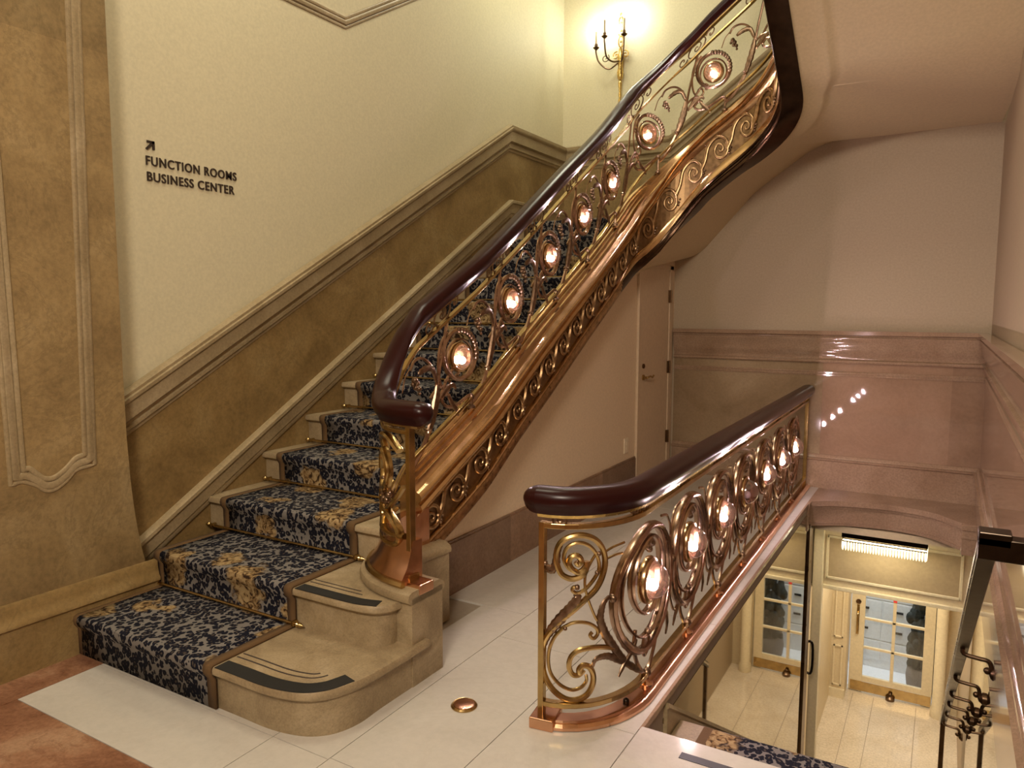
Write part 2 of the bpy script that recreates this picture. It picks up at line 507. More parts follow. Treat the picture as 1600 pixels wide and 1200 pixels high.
# panel moulding on the pilaster: straight sides, ogee foot
def pil_frame(off):
    L0, R0 = 1.675 - off, 2.045 + off
    foot = [(1.712 - off, 0.925 - off), (1.735 - off * .6, 0.935 - off), (1.765, 0.905 - off), (1.80, 0.875 - off), (1.845, 0.872 - off), (1.90, 0.905 - off), (1.945, 0.945 - off), (1.99 + off * .8, 0.955 - off)]
    foot = crom(foot, 4)
    return [(L0 - 0.04, 5.3)] + foot + [(2.06 + off, 5.3)]
m = MB()
for off, r, fl in ((0.0, 0.013, 0.8), (0.03, 0.020, 0.55), (0.055, 0.010, 0.8)):
    pl = pil_frame(off)
    m.tube([(-3.54, a, b) for a, b in pl], r, 8, nrm=(1, 0, 0), flat=fl)
struct(m.build('trim_pilaster_panel', 'mould', smooth=True))
# base of the pilaster
prof = [(0, 0), (0.020, 0), (0.020, 0.225), (0.034, 0.235), (0.034, 0.25), (0.024, 0.265), (0.016, 0.30), (0.014, 0.335), (0.008, 0.345), (0, 0.345)]
struct(moulding('baseboard_left', [(-3.54, -3.3, 0), (-3.54, 2.33, 0)], prof, [(1, 0)] * 2, 'botticino'))

# stair wainscot on the left wall
def dado(y):
    return 1.2376 + 0.5525 * (y - 2.294)
def skirt(y):
    return 0.443 + 0.583 * (y - 2.343)
YBR = 6.19
poly = [(2.0, -0.05), (7.4, 2.3), (7.4, dado(YBR) - 0.02), (YBR, dado(YBR) - 0.02), (2.0, dado(2.0) - 0.02)]
m = MB(); m.prism(poly, lambda a, b, d: (d, a, b), XL - 0.01, XW)
struct(m.build('wall_left_wainscot', 'botticino'))
cap = [(0, -0.245), (0.006, -0.245), (0.010, -0.225), (0.022, -0.215), (0.024, -0.195), (0.012, -0.19), (0.014, -0.17), (0.04, -0.155), (0.046, -0.07), (0.06, -0.055), (0.062, -0.035), (0.05, -0.03), (0.052, -0.012), (0.03, 0), (0, 0)]
struct(moulding('trim_dado_left', [(XW, 2.0, dado(2.0)), (XW, YBR, dado(YBR)), (XW, YB, dado(YBR))], cap, [(1, 0), (1, 0), (1, -1)], 'mould'))
zd = dado(YBR)
struct(moulding('trim_dado_landing', [(XW, YB - 0.02, zd), (-2.5, YB - 0.02, zd), (-1.2, YB - 0.02, zd + 0.95), (XR, YB - 0.02, zd + 0.95)], cap, [(1, -1), (0, -1), (0, -1), (0, -1)], 'mould'))
m = MB(); m.prism([(XW, 2.3), (-2.4, 2.3), (-1.0, 3.4), (-1.0, zd + 0.94), (-1.2, zd + 0.94), (-2.5, zd - 0.01), (XW, zd - 0.01)], lambda a, b, d: (a, d, b), YB + 0.01, YB - 0.02)
struct(m.build('wall_back_landing_wainscot', 'botticino'))
sk = [(0, -0.165), (0.014, -0.165), (0.02, -0.15), (0.02, -0.13), (0.03, -0.12), (0.036, -0.04), (0.05, -0.03), (0.05, -0.008), (0.036, 0), (0, 0)]
struct(moulding('trim_stair_skirting', [(XW, 2.2, skirt(2.2)), (XW, 6.205, skirt(6.205)), (XW, YB, skirt(6.205))], sk, [(1, 0), (1, 0), (1, -1)], 'mould'))
# panel frame high on the left wall
fr = [(XL, 2.4, 3.66), (XL, 4.03, 3.655), (XL, 6.2, 4.92)]
m = MB()
for dz, r in ((0.0, 0.013), (-0.032, 0.02), (-0.065, 0.011)):
    m.tube([(p[0], p[1], p[2] + dz) for p in fr], r, 8, nrm=(1, 0, 0), flat=0.8)
struct(m.build('trim_wall_panel_frame', 'mould', smooth=True))

# wall under the stair with its closet door
m = MB(); m.prism([(3.0, -0.02), (YB, -0.02), (YB, 2.2), (6.1, 2.2), (5.75, 1.95), (4.0, 0.95), (3.0, 0.35)], lambda a, b, d: (d, a, b), -2.55, -2.43)
struct(m.build('wall_understair', 'paint_under'))
m = MB(); m.box((-2.43, 3.0, 0), (-2.412, 6.37, 0.305)); m.box((-2.43, 3.0, 0.295), (-2.418, 6.37, 0.32))
struct(m.build('baseboard_understair', 'basemarble'))
d = struct(bx('door_1', (-2.43, 6.395, 0.01), (-2.414, 7.2, 2.05), 'door'))
m = MB(); m.box((-2.43, 6.36, 0), (-2.405, 6.395, 2.09)); m.box((-2.43, 7.2, 0), (-2.405, 7.3, 2.09)); m.box((-2.43, 6.36, 2.05), (-2.405, 7.3, 2.09))
m.build('door_frame', 'door', d, bevel=0.004)
for z in (1.79, 1.09, 0.39):
    m = MB(); m.box((-2.414, 7.17, z - 0.06), (-2.398, 7.2, z + 0.06)); m.tube([(-2.395, 7.196, z - 0.062), (-2.395, 7.196, z + 0.062)], 0.010, 8)
    m.build('hinge', 'hingem', d)
m = MB(); m.lathe([(0.026, 0), (0.026, 0.012), (0.012, 0.016), (0.011, 0.05)], (-2.414, 6.50, 1.035), 12, (1, 0, 0))
m.tube(crom([(-2.366, 6.50, 1.035), (-2.362, 6.56, 1.045), (-2.362, 6.61, 1.03), (-2.362, 6.65, 1.045)], 4), 0.009, 8)
m.build('door_lever', 'brass', d, True)
m = MB(); m.lathe([(0.022, 0), (0.022, 0.012), (0.012, 0.018), (0.001, 0.02)], (-2.414, 6.50, 1.14), 12, (1, 0, 0)); m.build('deadbolt', 'hingem', d, True)
o = thing('wall_outlet', 'small ivory switch plate low on the wall beside the tan closet door', 'outlet', (-2.43, 6.14, 0.45))
bx('plate', (-2.43, 6.10, 0.385), (-2.421, 6.19, 0.52), 'outlet', o, 0.003)
for z in (0.43, 0.475):
    bx('socket', (-2.4212, 6.13, z - 0.014), (-2.418, 6.16, z + 0.014), 'outlet', o, 0.002)

# polished marble wainscot: back wall and right wall share a continuous chair rail
BX0 = -2.405
YW = YB - 0.02
XWR = XR - 0.02
m = MB(); m.box((BX0, YW, -0.12), (XR, YB + 0.01, 1.46)); struct(m.build('wall_back_wainscot', 'rosemarble'))
m = MB(); m.box((BX0, YW - 0.004, -0.02), (-0.985, YW, 1.19)); struct(m.build('wall_back_wainscot_brown', 'brownpanel'))  # darker brown panel across the left part of the wainscot
m = MB(); m.box((XWR, -1.4, -0.3), (XR + 0.01, YB, 1.46)); struct(m.build('wall_right_wainscot', 'rosemarble'))
rail = [(0, -0.295), (0.022, -0.295), (0.03, -0.285), (0.03, -0.268), (0.012, -0.26), (0.012, -0.235), (0.034, -0.205), (0.044, -0.16), (0.046, -0.11), (0.06, -0.085), (0.064, -0.06), (0.05, -0.055), (0.05, -0.045), (0.075, -0.035), (0.078, 0), (0, 0)]
pth = [(BX0, YW, 1.47), (XWR, YW, 1.47), (XWR, -1.4, 1.47)]
outs = [(0, -1), (-1, -1), (-1, 0)]
struct(moulding('trim_chair_rail', pth, rail, outs, 'rosemould'))
bead = [(0, -0.045), (0.010, -0.045), (0.014, -0.03), (0.008, -0.024), (0.012, -0.01), (0.006, 0), (0, 0)]
struct(moulding('trim_wainscot_bead', [(p[0], p[1], 1.10) for p in pth], bead, outs, 'rosemould'))
basep = [(0, -0.33), (0.022, -0.33), (0.022, -0.06), (0.04, -0.05), (0.045, -0.035), (0.028, -0.03), (0.022, -0.012), (0.010, 0), (0, 0)]
struct(moulding('baseboard_back', [(p[0], p[1], 0.318) for p in pth], basep, outs, 'rosemould'))

# ------------------------------------------------------------------ main staircase
NOSE = [1.89, 2.33, 2.75, 3.17, 3.54, 3.89] + [3.89 + 0.336 * i for i in range(1, 8)]
RISE = 0.19
stair = thing('staircase', 'pale stone staircase with rounded bottom steps climbing along the left wall', 'stairs', (-2.9, 1.9, 0))


def step_outline(k, inset=0.0):
    y = NOSE[k - 1] + inset
    yb = (NOSE[k] if k < 13 else YB) + 0.06
    xl = -3.535 if k < 3 else XW + 0.002
    if k == 1:
        arc = [(-2.40, y), (-2.25, y - 0.002), (-2.14, y + 0.012), (-2.05, y + 0.045), (-1.985, y + 0.11), (-1.945 - inset * .3, y + 0.21), (-1.925 - inset, y + 0.34), (-1.92 - inset, 2.485)]
        return [(xl, 2.56), (xl, y)] + crom(arc, 4) + [(-1.92 - inset, 2.56)]
    if k == 2:
        arc = [(-2.45, y), (-2.25, y), (-2.13, y + 0.008), (-2.06, y + 0.03), (-2.02 - inset * .5, y + 0.075), (-2.005 - inset, y + 0.13)]
        return [(xl, 2.85), (xl, y)] + crom(arc, 4) + [(-2.005 - inset, 2.475), (-2.15, 2.50), (-2.3, 2.62), (-2.4, 2.85)]
    return [(xl, yb), (xl, y), (-2.36, y), (-2.36, yb)]


for k in range(1, 14):
    z = RISE * k
    m = MB()
    lo = z - RISE if k > 1 else 0.0
    m.prism(step_outline(k, 0.03), lambda a, b, d: (a, b, d), lo, z - 0.04)
    o1 = step_outline(k, 0.010); o2 = step_outline(k, 0.0); o3 = step_outline(k, 0.006)
    m.rows([[(a, b, zz) for a, b in oo] for oo, zz in ((step_outline(k, 0.026), z - 0.042), (o1, z - 0.04), (o2, z - 0.03), (o2, z - 0.012), (o3, z - 0.002), (step_outline(k, 0.012), z))])
    m.build('step', 'step', stair, True)


def offset_poly(pl, d):
    out = []
    for i, p in enumerate(pl):
        a = np.array(pl[max(0, i - 1)]); b = np.array(pl[min(len(pl) - 1, i + 1)])
        t = b - a; t = t / (np.hypot(*t) + 1e-9)
        out.append((p[0] - t[1] * d, p[1] + t[0] * d))
    return out


def inlay(m, pl, d0, d1, z, i0=0, i1=None):
    a = offset_poly(pl, d0)[i0:i1]; b = offset_poly(pl, d1)[i0:i1]
    m.rows([[(p[0], p[1], z), (q[0], q[1], z), (q[0], q[1], z + 0.0025), (p[0], p[1], z + 0.0025)] for p, q in zip(a, b)])


edge1 = crom([(-2.52, 1.89), (-2.40, 1.89), (-2.25, 1.888), (-2.14, 1.902), (-2.05, 1.935), (-1.985, 2.0), (-1.95, 2.09), (-1.935, 2.16)], 6)
edge2 = crom([(-2.52, 2.33), (-2.38, 2.33), (-2.25, 2.33), (-2.15, 2.336), (-2.06, 2.36)], 6)
m = MB(); inlay(m, edge1, 0.004, 0.075, 0.1895, 0, 38); m.build('anti_slip_strip', 'black', stair)
m = MB(); inlay(m, edge1, 0.115, 0.121, 0.1895, 0, 34); inlay(m, edge1, 0.148, 0.154, 0.1895, 0, 31); m.build('groove_line', 'inkline', stair)
m = MB(); inlay(m, edge2, 0.004, 0.066, 0.3795); m.build('anti_slip_strip', 'black', stair)
m = MB(); inlay(m, edge2, 0.10, 0.105, 0.3795, 0, 16); inlay(m, edge2, 0.13, 0.135, 0.3795, 0, 14); m.build('groove_line', 'inkline', stair)
# landing slab and the short second flight
m = MB(); m.box((XW, 6.26, 2.22), (-2.36, YB - 0.03, 2.44)); m.box((-2.36, 6.3, 2.22), (-2.30, YB - 0.03, 2.47)); m.build('landing_slab', 'step', stair)
for k in range(6):
    x = -2.33 + 0.20 * k
    bx('step', (x, 6.28, 2.47 + 0.19 * k - 0.05), (x + 0.26, YB - 0.03, 2.47 + 0.19 * (k + 1)), 'step', stair, 0.008)

# runner carpet
CX0, CX1 = -3.54, -2.53
prof = [(NOSE[0] + 0.012, 0.003)]
for k in range(1, 14):
    y, z = NOSE[k - 1], RISE * k
    prof += [(y + 0.010, z - 0.06), (y - 0.006, z - 0.038), (y - 0.011, z - 0.018), (y - 0.006, z + 0.002), (y + 0.006, z + 0.009), (y + 0.03, z + 0.010)]
    if k < 13:
        prof += [(NOSE[k] + 0.006, z + 0.010), (NOSE[k] + 0.012, z + 0.02)]
    else:
        prof += [(7.0, z + 0.010)]


def carpet(m, prof, x0, x1, n, th=0.0):
    xs_ = [x0 + (x1 - x0) * i / n for i in range(n + 1)]
    m.rows([[(x, a, b) for x in xs_] for a, b in prof], False, False)


run = thing('stair_runner', 'leopard print stair carpet with brown border running up the steps', 'carpet', (-3.0, 1.9, 0))
m = MB(); carpet(m, prof, CX0 + 0.045, CX1 - 0.045, 6)
c = m.build('runner', 'leopard', run, True)
sm = c.modifiers.new('thick', 'SOLIDIFY'); sm.thickness = 0.006
for a, b in ((CX0, CX0 + 0.047), (CX1 - 0.047, CX1)):
    m = MB(); carpet(m, [(p[0] - 0.0015, p[1] + 0.001) for p in prof], a, b, 1)
    c = m.build('border', 'border', run, True)
    sm = c.modifiers.new('thick', 'SOLIDIFY'); sm.thickness = 0.011
# brass carpet rods: one built, the rest copied
ORD = ['first', 'second', 'third', 'fourth', 'fifth', 'sixth', 'seventh', 'eighth', 'ninth', 'tenth', 'eleventh', 'twelfth']
rod = None
for k in range(2, 14):
    loc = (-3.08, NOSE[k - 1] - 0.004, RISE * (k - 1) + 0.026)
    lab = 'brass carpet rod across the leopard runner, %s rod counting up from the floor' % ORD[k - 2]
    if rod is None:
        rod = thing('carpet_rod', lab, 'carpet rod', loc, 'brass rods holding the stair runner')
        x, y, z = loc
        m = MB(); m.tube([(-3.655, y, z), (-2.49, y, z)], 0.008, 10); m.build('bar', 'brass', rod, True)
        for sx, xx in ((-1, -3.64), (1, -2.505)):
            m = MB(); m.lathe([(0.010, 0), (0.014, 0.006), (0.009, 0.014), (0.012, 0.022), (0.001, 0.042)], (xx, y, z), 10, (sx, 0, 0)); m.build('finial', 'brass', rod, True)
            m = MB(); m.box((xx - 0.008 - sx * 0.02, y - 0.010, z - 0.012), (xx + 0.008 - sx * 0.02, y + 0.022, z + 0.012)); m.build('bracket', 'brass', rod, bevel=0.003)
    else:
        r = rod.copy(); COL.objects.link(r); r.location = loc; r['label'] = lab
        for ch in list(rod.children):
            c = ch.copy(); COL.objects.link(c); c.parent = r; c.matrix_parent_inverse = ch.matrix_parent_inverse

# ------------------------------------------------------------------ path of the stair railing
def make_path():
    pts = []
    px, xa, y0, b = -1.945, -2.365, 2.95, 0.385
    n_ = 2.3
    for t in np.linspace(0, PI / 2, 34)[:-1]:
        pts.append((px - (px - xa) * math.sin(t) ** (2 / n_), y0 - b * math.cos(t) ** (2 / n_)))
    i0 = len(pts)
    for y in np.arange(2.95, 5.78 + .001, .055):
        pts.append((-2.365 + 0.065 * min(1, (y - 2.95) / 0.6), y))
    R = 0.42
    pts.pop()
    for t in np.linspace(0, PI / 2, 18): pts.append((-2.3 + R - R * math.cos(t), 6.2 - R + R * math.sin(t)))
    for x in np.arange(-2.3 + R + .05, -1.1 - R, .05): pts.append((x, 6.2))
    for t in np.linspace(0, PI / 2, 18): pts.append((-1.1 - R + R * math.sin(t), 6.2 - R + R * math.cos(t)))
    for y in np.arange(6.2 - R - .06, 2.6, -.06): pts.append((-1.1, y))
    p = np.array(pts)
    s = np.concatenate([[0], np.cumsum(np.hypot(*np.diff(p, axis=0).T))])
    return p, s - s[i0]


PP, PS = make_path()
S0 = PS[0]


def pxy(s):
    return np.interp(s, PS, PP[:, 0]), np.interp(s, PS, PP[:, 1])


def ptan(s):
    a = np.array(pxy(s - 0.012)); b = np.array(pxy(s + 0.012)); t = b - a
    return t / (np.hypot(*t) + 1e-12)


def pnorm(s):
    t = ptan(s)
    return np.array((t[1], -t[0]))   # right of travel: the stair-well side


def at(s, z, n=0.0):
    x, y = pxy(s); q = pnorm(s)
    return (x + q[0] * n, y + q[1] * n, z)


KS = [.10, .25, .40, .55, .70, .85, 1.0, 1.15, 1.30, 1.45, 1.60, 1.75, 1.90, 2.05, 2.20, 2.35, 2.50, 2.65, 2.80, 2.93, 3.06, 3.19, 3.32, 3.46, 3.59, 3.74, 3.89]
TAB = dict(
    HT=[1.67, 1.76, 1.845, 1.93, 2.02, 2.11, 2.20, 2.295, 2.39, 2.485, 2.58, 2.67, 2.76, 2.85, 2.945, 3.045, 3.155, 3.265, 3.37, 3.465, 3.575, 3.69, 3.815, 3.93, 4.035, 4.155, 4.265],
    UB=[1.46, 1.55, 1.64, 1.73, 1.82, 1.91, 2.0, 2.09, 2.185, 2.28, 2.375, 2.47, 2.56, 2.65, 2.745, 2.835, 2.925, 3.025, 3.13, 3.23, 3.345, 3.47, 3.60, 3.715, 3.82, 3.93, 4.04],
    LB=[.91, 1.0, 1.085, 1.17, 1.265, 1.36, 1.45, 1.54, 1.625, 1.71, 1.80, 1.89, 1.98, 2.07, 2.16, 2.25, 2.35, 2.46, 2.57, 2.675, 2.795, 2.935, 3.06, 3.165, 3.265, 3.37, 3.475],
    CT=[.86, .95, 1.03, 1.12, 1.215, 1.31, 1.41, 1.505, 1.59, 1.675, 1.76, 1.845, 1.925, 2.01, 2.10, 2.19, 2.28, 2.38, 2.475, 2.575, 2.685, 2.815, 2.945, 3.065, 3.175, 3.285, 3.39],
    CL=[.60, .69, .78, .865, .95, 1.045, 1.14, 1.235, 1.33, 1.42, 1.505, 1.595, 1.685, 1.77, 1.86, 1.95, 2.04, 2.13, 2.225, 2.32, 2.44, 2.60, 2.785, 2.915, 3.01, 3.115, 3.22],
    FB=[.42, .49, .57, .655, .745, .845, .945, 1.03, 1.115, 1.20, 1.29, 1.385, 1.47, 1.56, 1.645, 1.73, 1.815, 1.91, 1.99, 2.06, 2.12, 2.20, 2.37, 2.55, 2.67, 2.79, 2.90],
    SB=[.33, .40, .48, .565, .65, .75, .85, .93, 1.015, 1.10, 1.19, 1.28, 1.37, 1.46, 1.545, 1.63, 1.72, 1.81, 1.89, 1.955, 2.03, 2.11, 2.27, 2.46, 2.59, 2.70, 2.80])
EXT = dict(HT=.72, UB=.72, LB=.72, CT=.72, CL=.72, FB=.70, SB=.66)
KX = [S0 - .2, -.35, -.24, -.16, -.08, 0.0]
PRE = dict(HT=[1.25, 1.25, 1.28, 1.35, 1.45, 1.56], UB=[1.11, 1.11, 1.12, 1.16, 1.25, 1.36], LB=[.62, .62, .65, .70, .77, .85],
           CT=[.62, .62, .64, .68, .74, .81], CL=[.47, .47, .48, .49, .51, .54], FB=[.44] * 6, SB=[.42, .42, .42, .42, .40, .36])
_c = {}
for k_ in TAB:
    zz = np.array(TAB[k_], float)
    zs = zz.copy(); zs[1:-1] = .25 * zz[:-2] + .5 * zz[1:-1] + .25 * zz[2:]
    _c[k_] = (np.array(KX + KS + [8.5]), np.array(PRE[k_] + list(zs) + [zs[-1] + EXT[k_] * (8.5 - KS[-1])]))


def Z(k, s):
    return float(np.interp(s, *_c[k]))


def srange(a, b, st=0.04):
    n = max(2, int(round((b - a) / st)) + 1)
    return list(np.linspace(a, b, n))


def path_sweep(m, ss, prof):
    """prof(s) -> [(n,z)] closed"""
    m.rows([[at(s, z, n) for n, z in prof(s)] for s in ss])


RAIL = thing('stair_railing', 'ornate copper bronze stair railing with mahogany handrail, scrolls and round lamps', 'railing', (-2.0, 2.6, 0.43))
SEND = 7.3
HALF = 0.055


def hand_prof(zf):
    def f(s):
        t = zf(s)
        return [(-.030, t - .105), (-.036, t - .085), (-.05, t - .072), (-.058, t - .05), (-.056, t - .028), (-.040, t - .008), (-.015, t), (.015, t), (.040, t - .008), (.056, t - .028), (.058, t - .05), (.05, t - .072), (.036, t - .085), (.030, t - .105)]
    return f


m = MB()
ss = srange(S0 + 0.02, SEND, 0.035)
path_sweep(m, ss, hand_prof(lambda s: Z('HT', s)))
# rounded nose at the newel end
e0 = S0 + 0.02; tt = Z('HT', e0)
rows_ = []
for j in range(5):
    q = j / 4 * PI / 2; sc = math.cos(q); d = 0.055 * math.sin(q)
    x, y = pxy(e0); tg = ptan(e0); nn = pnorm(e0)
    rows_.append([(x - tg[0] * d + nn[0] * a * max(sc, .05), y - tg[1] * d + nn[1] * a * max(sc, .05), tt - .052 + (zz_ - tt + .052) * max(sc, .05)) for a, zz_ in hand_prof(lambda s: tt)(e0)])
m.rows(rows_)
m.build('handrail', 'mahogany', RAIL, True)
m = MB(); path_sweep(m, ss, lambda s: [(-.024, Z('HT', s) - .116), (.024, Z('HT', s) - .116), (.028, Z('HT', s) - .104), (-.028, Z('HT', s) - .104)])
m.build('rail_underplate', 'brass', RAIL)


def bar(name, zk, w, h, s0, s1, mat):
    m = MB(); path_sweep(m, srange(s0, s1, 0.04), lambda s: [(-w, Z(zk, s) - h), (w, Z(zk, s) - h), (w, Z(zk, s) + h), (-w, Z(zk, s) + h)])
    return m.build(name, mat, RAIL, bevel=0.003)


bar('top_bar', 'UB', 0.017, 0.010, S0 + 0.075, SEND, 'brass')
bar('bottom_bar', 'LB', 0.014, 0.010, -0.12, SEND, 'brass')

# stringer: ridged cap, plain face, dark lower moulding
def cap_prof(s):
    t, c = Z('CT', s), Z('CL', s); h = t - c
    return [(-.07, c - .02), (-.07, t - .01), (-.06, t), (-.030, t), (-.024, t - .016), (-.008, t - .016), (-.004, t - .036), (.012, t - .036), (.016, t - .058),
            (.036, t - .060), (.040, t - .088), (.050, t - h * .40), (.072, t - h * .43), (.084, t - h * .49), (.082, t - h * .56), (.066, t - h * .60), (.062, t - h * .64), (.080, t - h * .66), (.090, t - h * .73), (.080, t - h * .80), (.058, t - h * .82), (.054, t - h * .90), (.040, c - .005), (.030, c - .02)]


def face_prof(s):
    c, f = Z('CL', s), Z('FB', s)
    return [(-.075, f - .01), (-.075, c), (.024, c), (.024, f - .01)]


def gold_w(s):
    return 0.012 + 0.060 * min(1, max(0, (s - 2.5) / 0.7))


def gold_prof(s):
    f = Z('FB', s); w = gold_w(s)
    return [(-.02, f - .012), (-.02, f + w + .004), (.034, f + w), (.046, f + w * .6), (.050, f - .002), (.044, f - .012)]


def low_prof(s):
    f, b = Z('FB', s), Z('SB', s)
    g = min(1, max(0, (s - 2.4) / 0.8)); iw = -.08 - .03 * g
    h = f - b
    return [(iw, f - .008), (.050, f - .008), (.056, f - h * .25), (.048, f - h * .32), (.052, f - h * .5), (.044, f - h * .58), (.046, f - h * .85), (.038, b), (.0, b - .005), (iw, b - .005)]


sst = srange(0.03, SEND, 0.04)
m = MB(); path_sweep(m, sst, cap_prof); m.build('stringer_cap', 'bronze', RAIL, True)
m = MB(); path_sweep(m, srange(0.0, SEND, 0.04), face_prof); STRG = m.build('stringer', 'frieze_ground', RAIL)
m = MB(); path_sweep(m, srange(0.05, SEND, 0.04), gold_prof); m.build('stringer_fillet', 'bronze', RAIL, True)
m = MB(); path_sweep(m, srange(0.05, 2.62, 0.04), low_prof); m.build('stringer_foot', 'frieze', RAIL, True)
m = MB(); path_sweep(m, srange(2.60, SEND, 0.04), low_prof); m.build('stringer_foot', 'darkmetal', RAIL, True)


def plane_tube(m, uv, r, s0, z0, shear=False, n=0.0, flat=0.75, seg=6, mid=None, loop=False):
    """strap drawn in the railing's own surface; uv relative to (s0,z0)"""
    pts, nr = [], []
    for u, v in uv:
        s = s0 + u
        z = z0 + v
        if shear and mid:
            z = z0 + v + (mid(s) - mid(s0)) - 0.70 * u
        pts.append(at(s, z, n)); q = pnorm(s); nr.append((q[0], q[1], 0))
    m.tube(pts, r, seg, loop, nr, flat)


def circle(R, n=32, a0=0, a1=2 * PI, cx=0, cy=0):
    return [(cx + R * math.cos(a0 + (a1 - a0) * i / n), cy + R * math.sin(a0 + (a1 - a0) * i / n)) for i in range(n + (0 if abs(a1 - a0 - 2 * PI) < 1e-6 else 1))]


def spiral(cx, cy, r0, r1, a0, turns, n=40):
    return [(cx + (r0 + (r1 - r0) * i / n) * math.cos(a0 + 2 * PI * turns * i / n), cy + (r0 + (r1 - r0) * i / n) * math.sin(a0 + 2 * PI * turns * i / n)) for i in range(n + 1)]


# running scrolls on the stringer face
PITCH_S = 0.208
s = 0.16
while s < 4.45:
    lo = lambda q: Z('FB', q) + gold_w(q)
    zc = lambda q: 0.5 * (Z('CL', q) + lo(q)) + 0.004
    hh = min(1.32, (Z('CL', s) - lo(s) - 0.012) / 0.168)
    slope = (zc(s + .1) - zc(s - .1)) / 0.2
    z0 = zc(s)
    m = MB(); lf = MB()
    def put(mm, uv, rr, n=0.030, fl=0.75):
        pts, nr = [], []
        for u, v in uv:
            q_ = s + u
            pts.append(at(q_, min(max(z0 + v, lo(q_) + 0.010), Z('CL', q_) - 0.010), n)); q = pnorm(q_); nr.append((q[0], q[1], 0))
        mm.tube(pts, rr, 8, False, nr, fl)
    wave = crom([(-.150, -.085 - slope * .05), (-.118, -.052 - slope * .02), (-.096, .012), (-.045, .060), (.012, .068), (.055, .040), (.062, -.018), (.035, -.052), (-.005, -.056), (-.036, -.034), (-.042, -.004), (-.022, .022), (.006, .024), (.026, .006), (.018, -.016), (.0, -.018), (-.006, -.004)], 4)
    wave = [(u, v * hh) for u, v in wave]
    k_ = len(wave)
    put(m, wave, [0.0150 - 0.0080 * (i / k_) for i in range(k_)])
    put(m, [(u - .006, v + .010) for u, v in wave[3:26]], 0.0035, 0.040, 1.0)
    sc_o = m.build('scroll', 'frieze', STRG, True)
    for (u, v, r_) in ((-.098, .050, .012), (-.080, .066, .010), (-.116, .062, .010), (-.10, .078, .008), (.082, -.040, .011), (.092, -.020, .010), (.078, -.062, .010)):
        q_ = s + u; zz_ = min(max(z0 + v + slope * u * .3, lo(q_) + 0.010), Z('CL', q_) - 0.011)
        lf.ball(at(q_, zz_, 0.028), r_, 8)
    lf.build('berry_leaf', 'leafm', sc_o, True)
    s += PITCH_S


def leaf(m, uv, w0, s0, z0, mid=None, shear=False, n=0.004):
    """acanthus sheath: ragged fat strap"""
    k_ = len(uv)
    r = [w0 * (0.45 + 0.65 * math.sin(PI * min(1, (i + 1.5) / (k_ + 1)))) * (1.0 + (0.14 if i % 2 else -0.04)) for i in range(k_)]
    pts, nr = [], []
    for u, v in uv:
        s = s0 + u; z = z0 + v
        if shear and mid: z += (mid(s) - mid(s0)) - 0.70 * u
        pts.append(at(s, z, n)); q = pnorm(s); nr.append((q[0], q[1], 0))
    m.tube(pts, r, 8, False, nr, 0.6)


LAMPS = [.432, .946, 1.45, 1.959, 2.463, 3.08, 3.62]
mid = lambda s: 0.5 * (Z('LB', s) + Z('UB', s)) + 0.005


def lamp_at(parent, c, nrm, tang, R, lit=True):
    """lit dome lamp: cup ring, glass ball, bulb"""
    c = Vector(c); nv = Vector(nrm)
    m = MB(); m.lathe([(R * 1.02, -.022), (R * 1.22, -.014), (R * 1.26, 0), (R * 1.20, .014), (R * 1.02, .02), (R * 1.0, .0)], c, 24, nv)
    L_ = m.build('lamp', 'bronze', parent, True)
    m = MB(); m.ball(c + nv * 0.008, R, 18); m.build('glass_dome', 'dome', L_, True)
    m = MB(); m.ball(c + nv * 0.018 + Vector((0, 0, -R * 0.25)), R * 0.30, 10); m.build('bulb', 'bulb' if lit else 'bulb_off', L_, True)
    m = MB()
    for j in range(9):
        a = 2 * PI * j / 9
        m.ball(c + Vector(tang) * (R * .75 * math.cos(a)) * (0.35 + 0.65 * (j % 2)) + Vector((0, 0, R * .35 + R * .40 * abs(math.sin(a)))) - nv * .02, R * .17, 6)
    m.build('petals', 'leafm', L_, True)
    return L_


def strap_bay(s0):
    z0 = mid(s0)
    m = MB()
    R = 0.135
    plane_tube(m, circle(R, 34), 0.015, s0, z0 + 0.02, loop=True, flat=0.9)
    plane_tube(m, circle(R * .80, 30, cy=-0.022), 0.007, s0, z0 + 0.02, loop=True, flat=1.6)
    # thin stem with a curl on the left of the ring
    plane_tube(m, crom([(-.10, .145), (-.148, .09), (-.172, .01), (-.171, -.085), (-.146, -.155), (-.107, -.175), (-.078, -.148), (-.092, -.115), (-.118, -.118), (-.118, -.138)], 5), 0.009, s0, z0)
    # little hook inside
    plane_tube(m, spiral(-.155, .015, .008, .024, 0.5, 1.1, 12), 0.005, s0, z0)
    ringo = m.build('scroll_ring', 'rail', RAIL, True)
    m = MB()
    for j in range(11):
        a = math.radians(-10 + 10.5 * j)
        m.ball(at(s0 + (R + .002) * math.cos(a), z0 + 0.02 + (R + .002) * math.sin(a), 0.006), 0.0175, 7)
    m.build('ring_leafwork', 'leafm', ringo, True)
    q = pnorm(s0); t = ptan(s0)
    lamp_at(ringo, at(s0, z0 + 0.005, 0.0), (q[0], q[1], 0), (t[0], t[1], 0), 0.068)


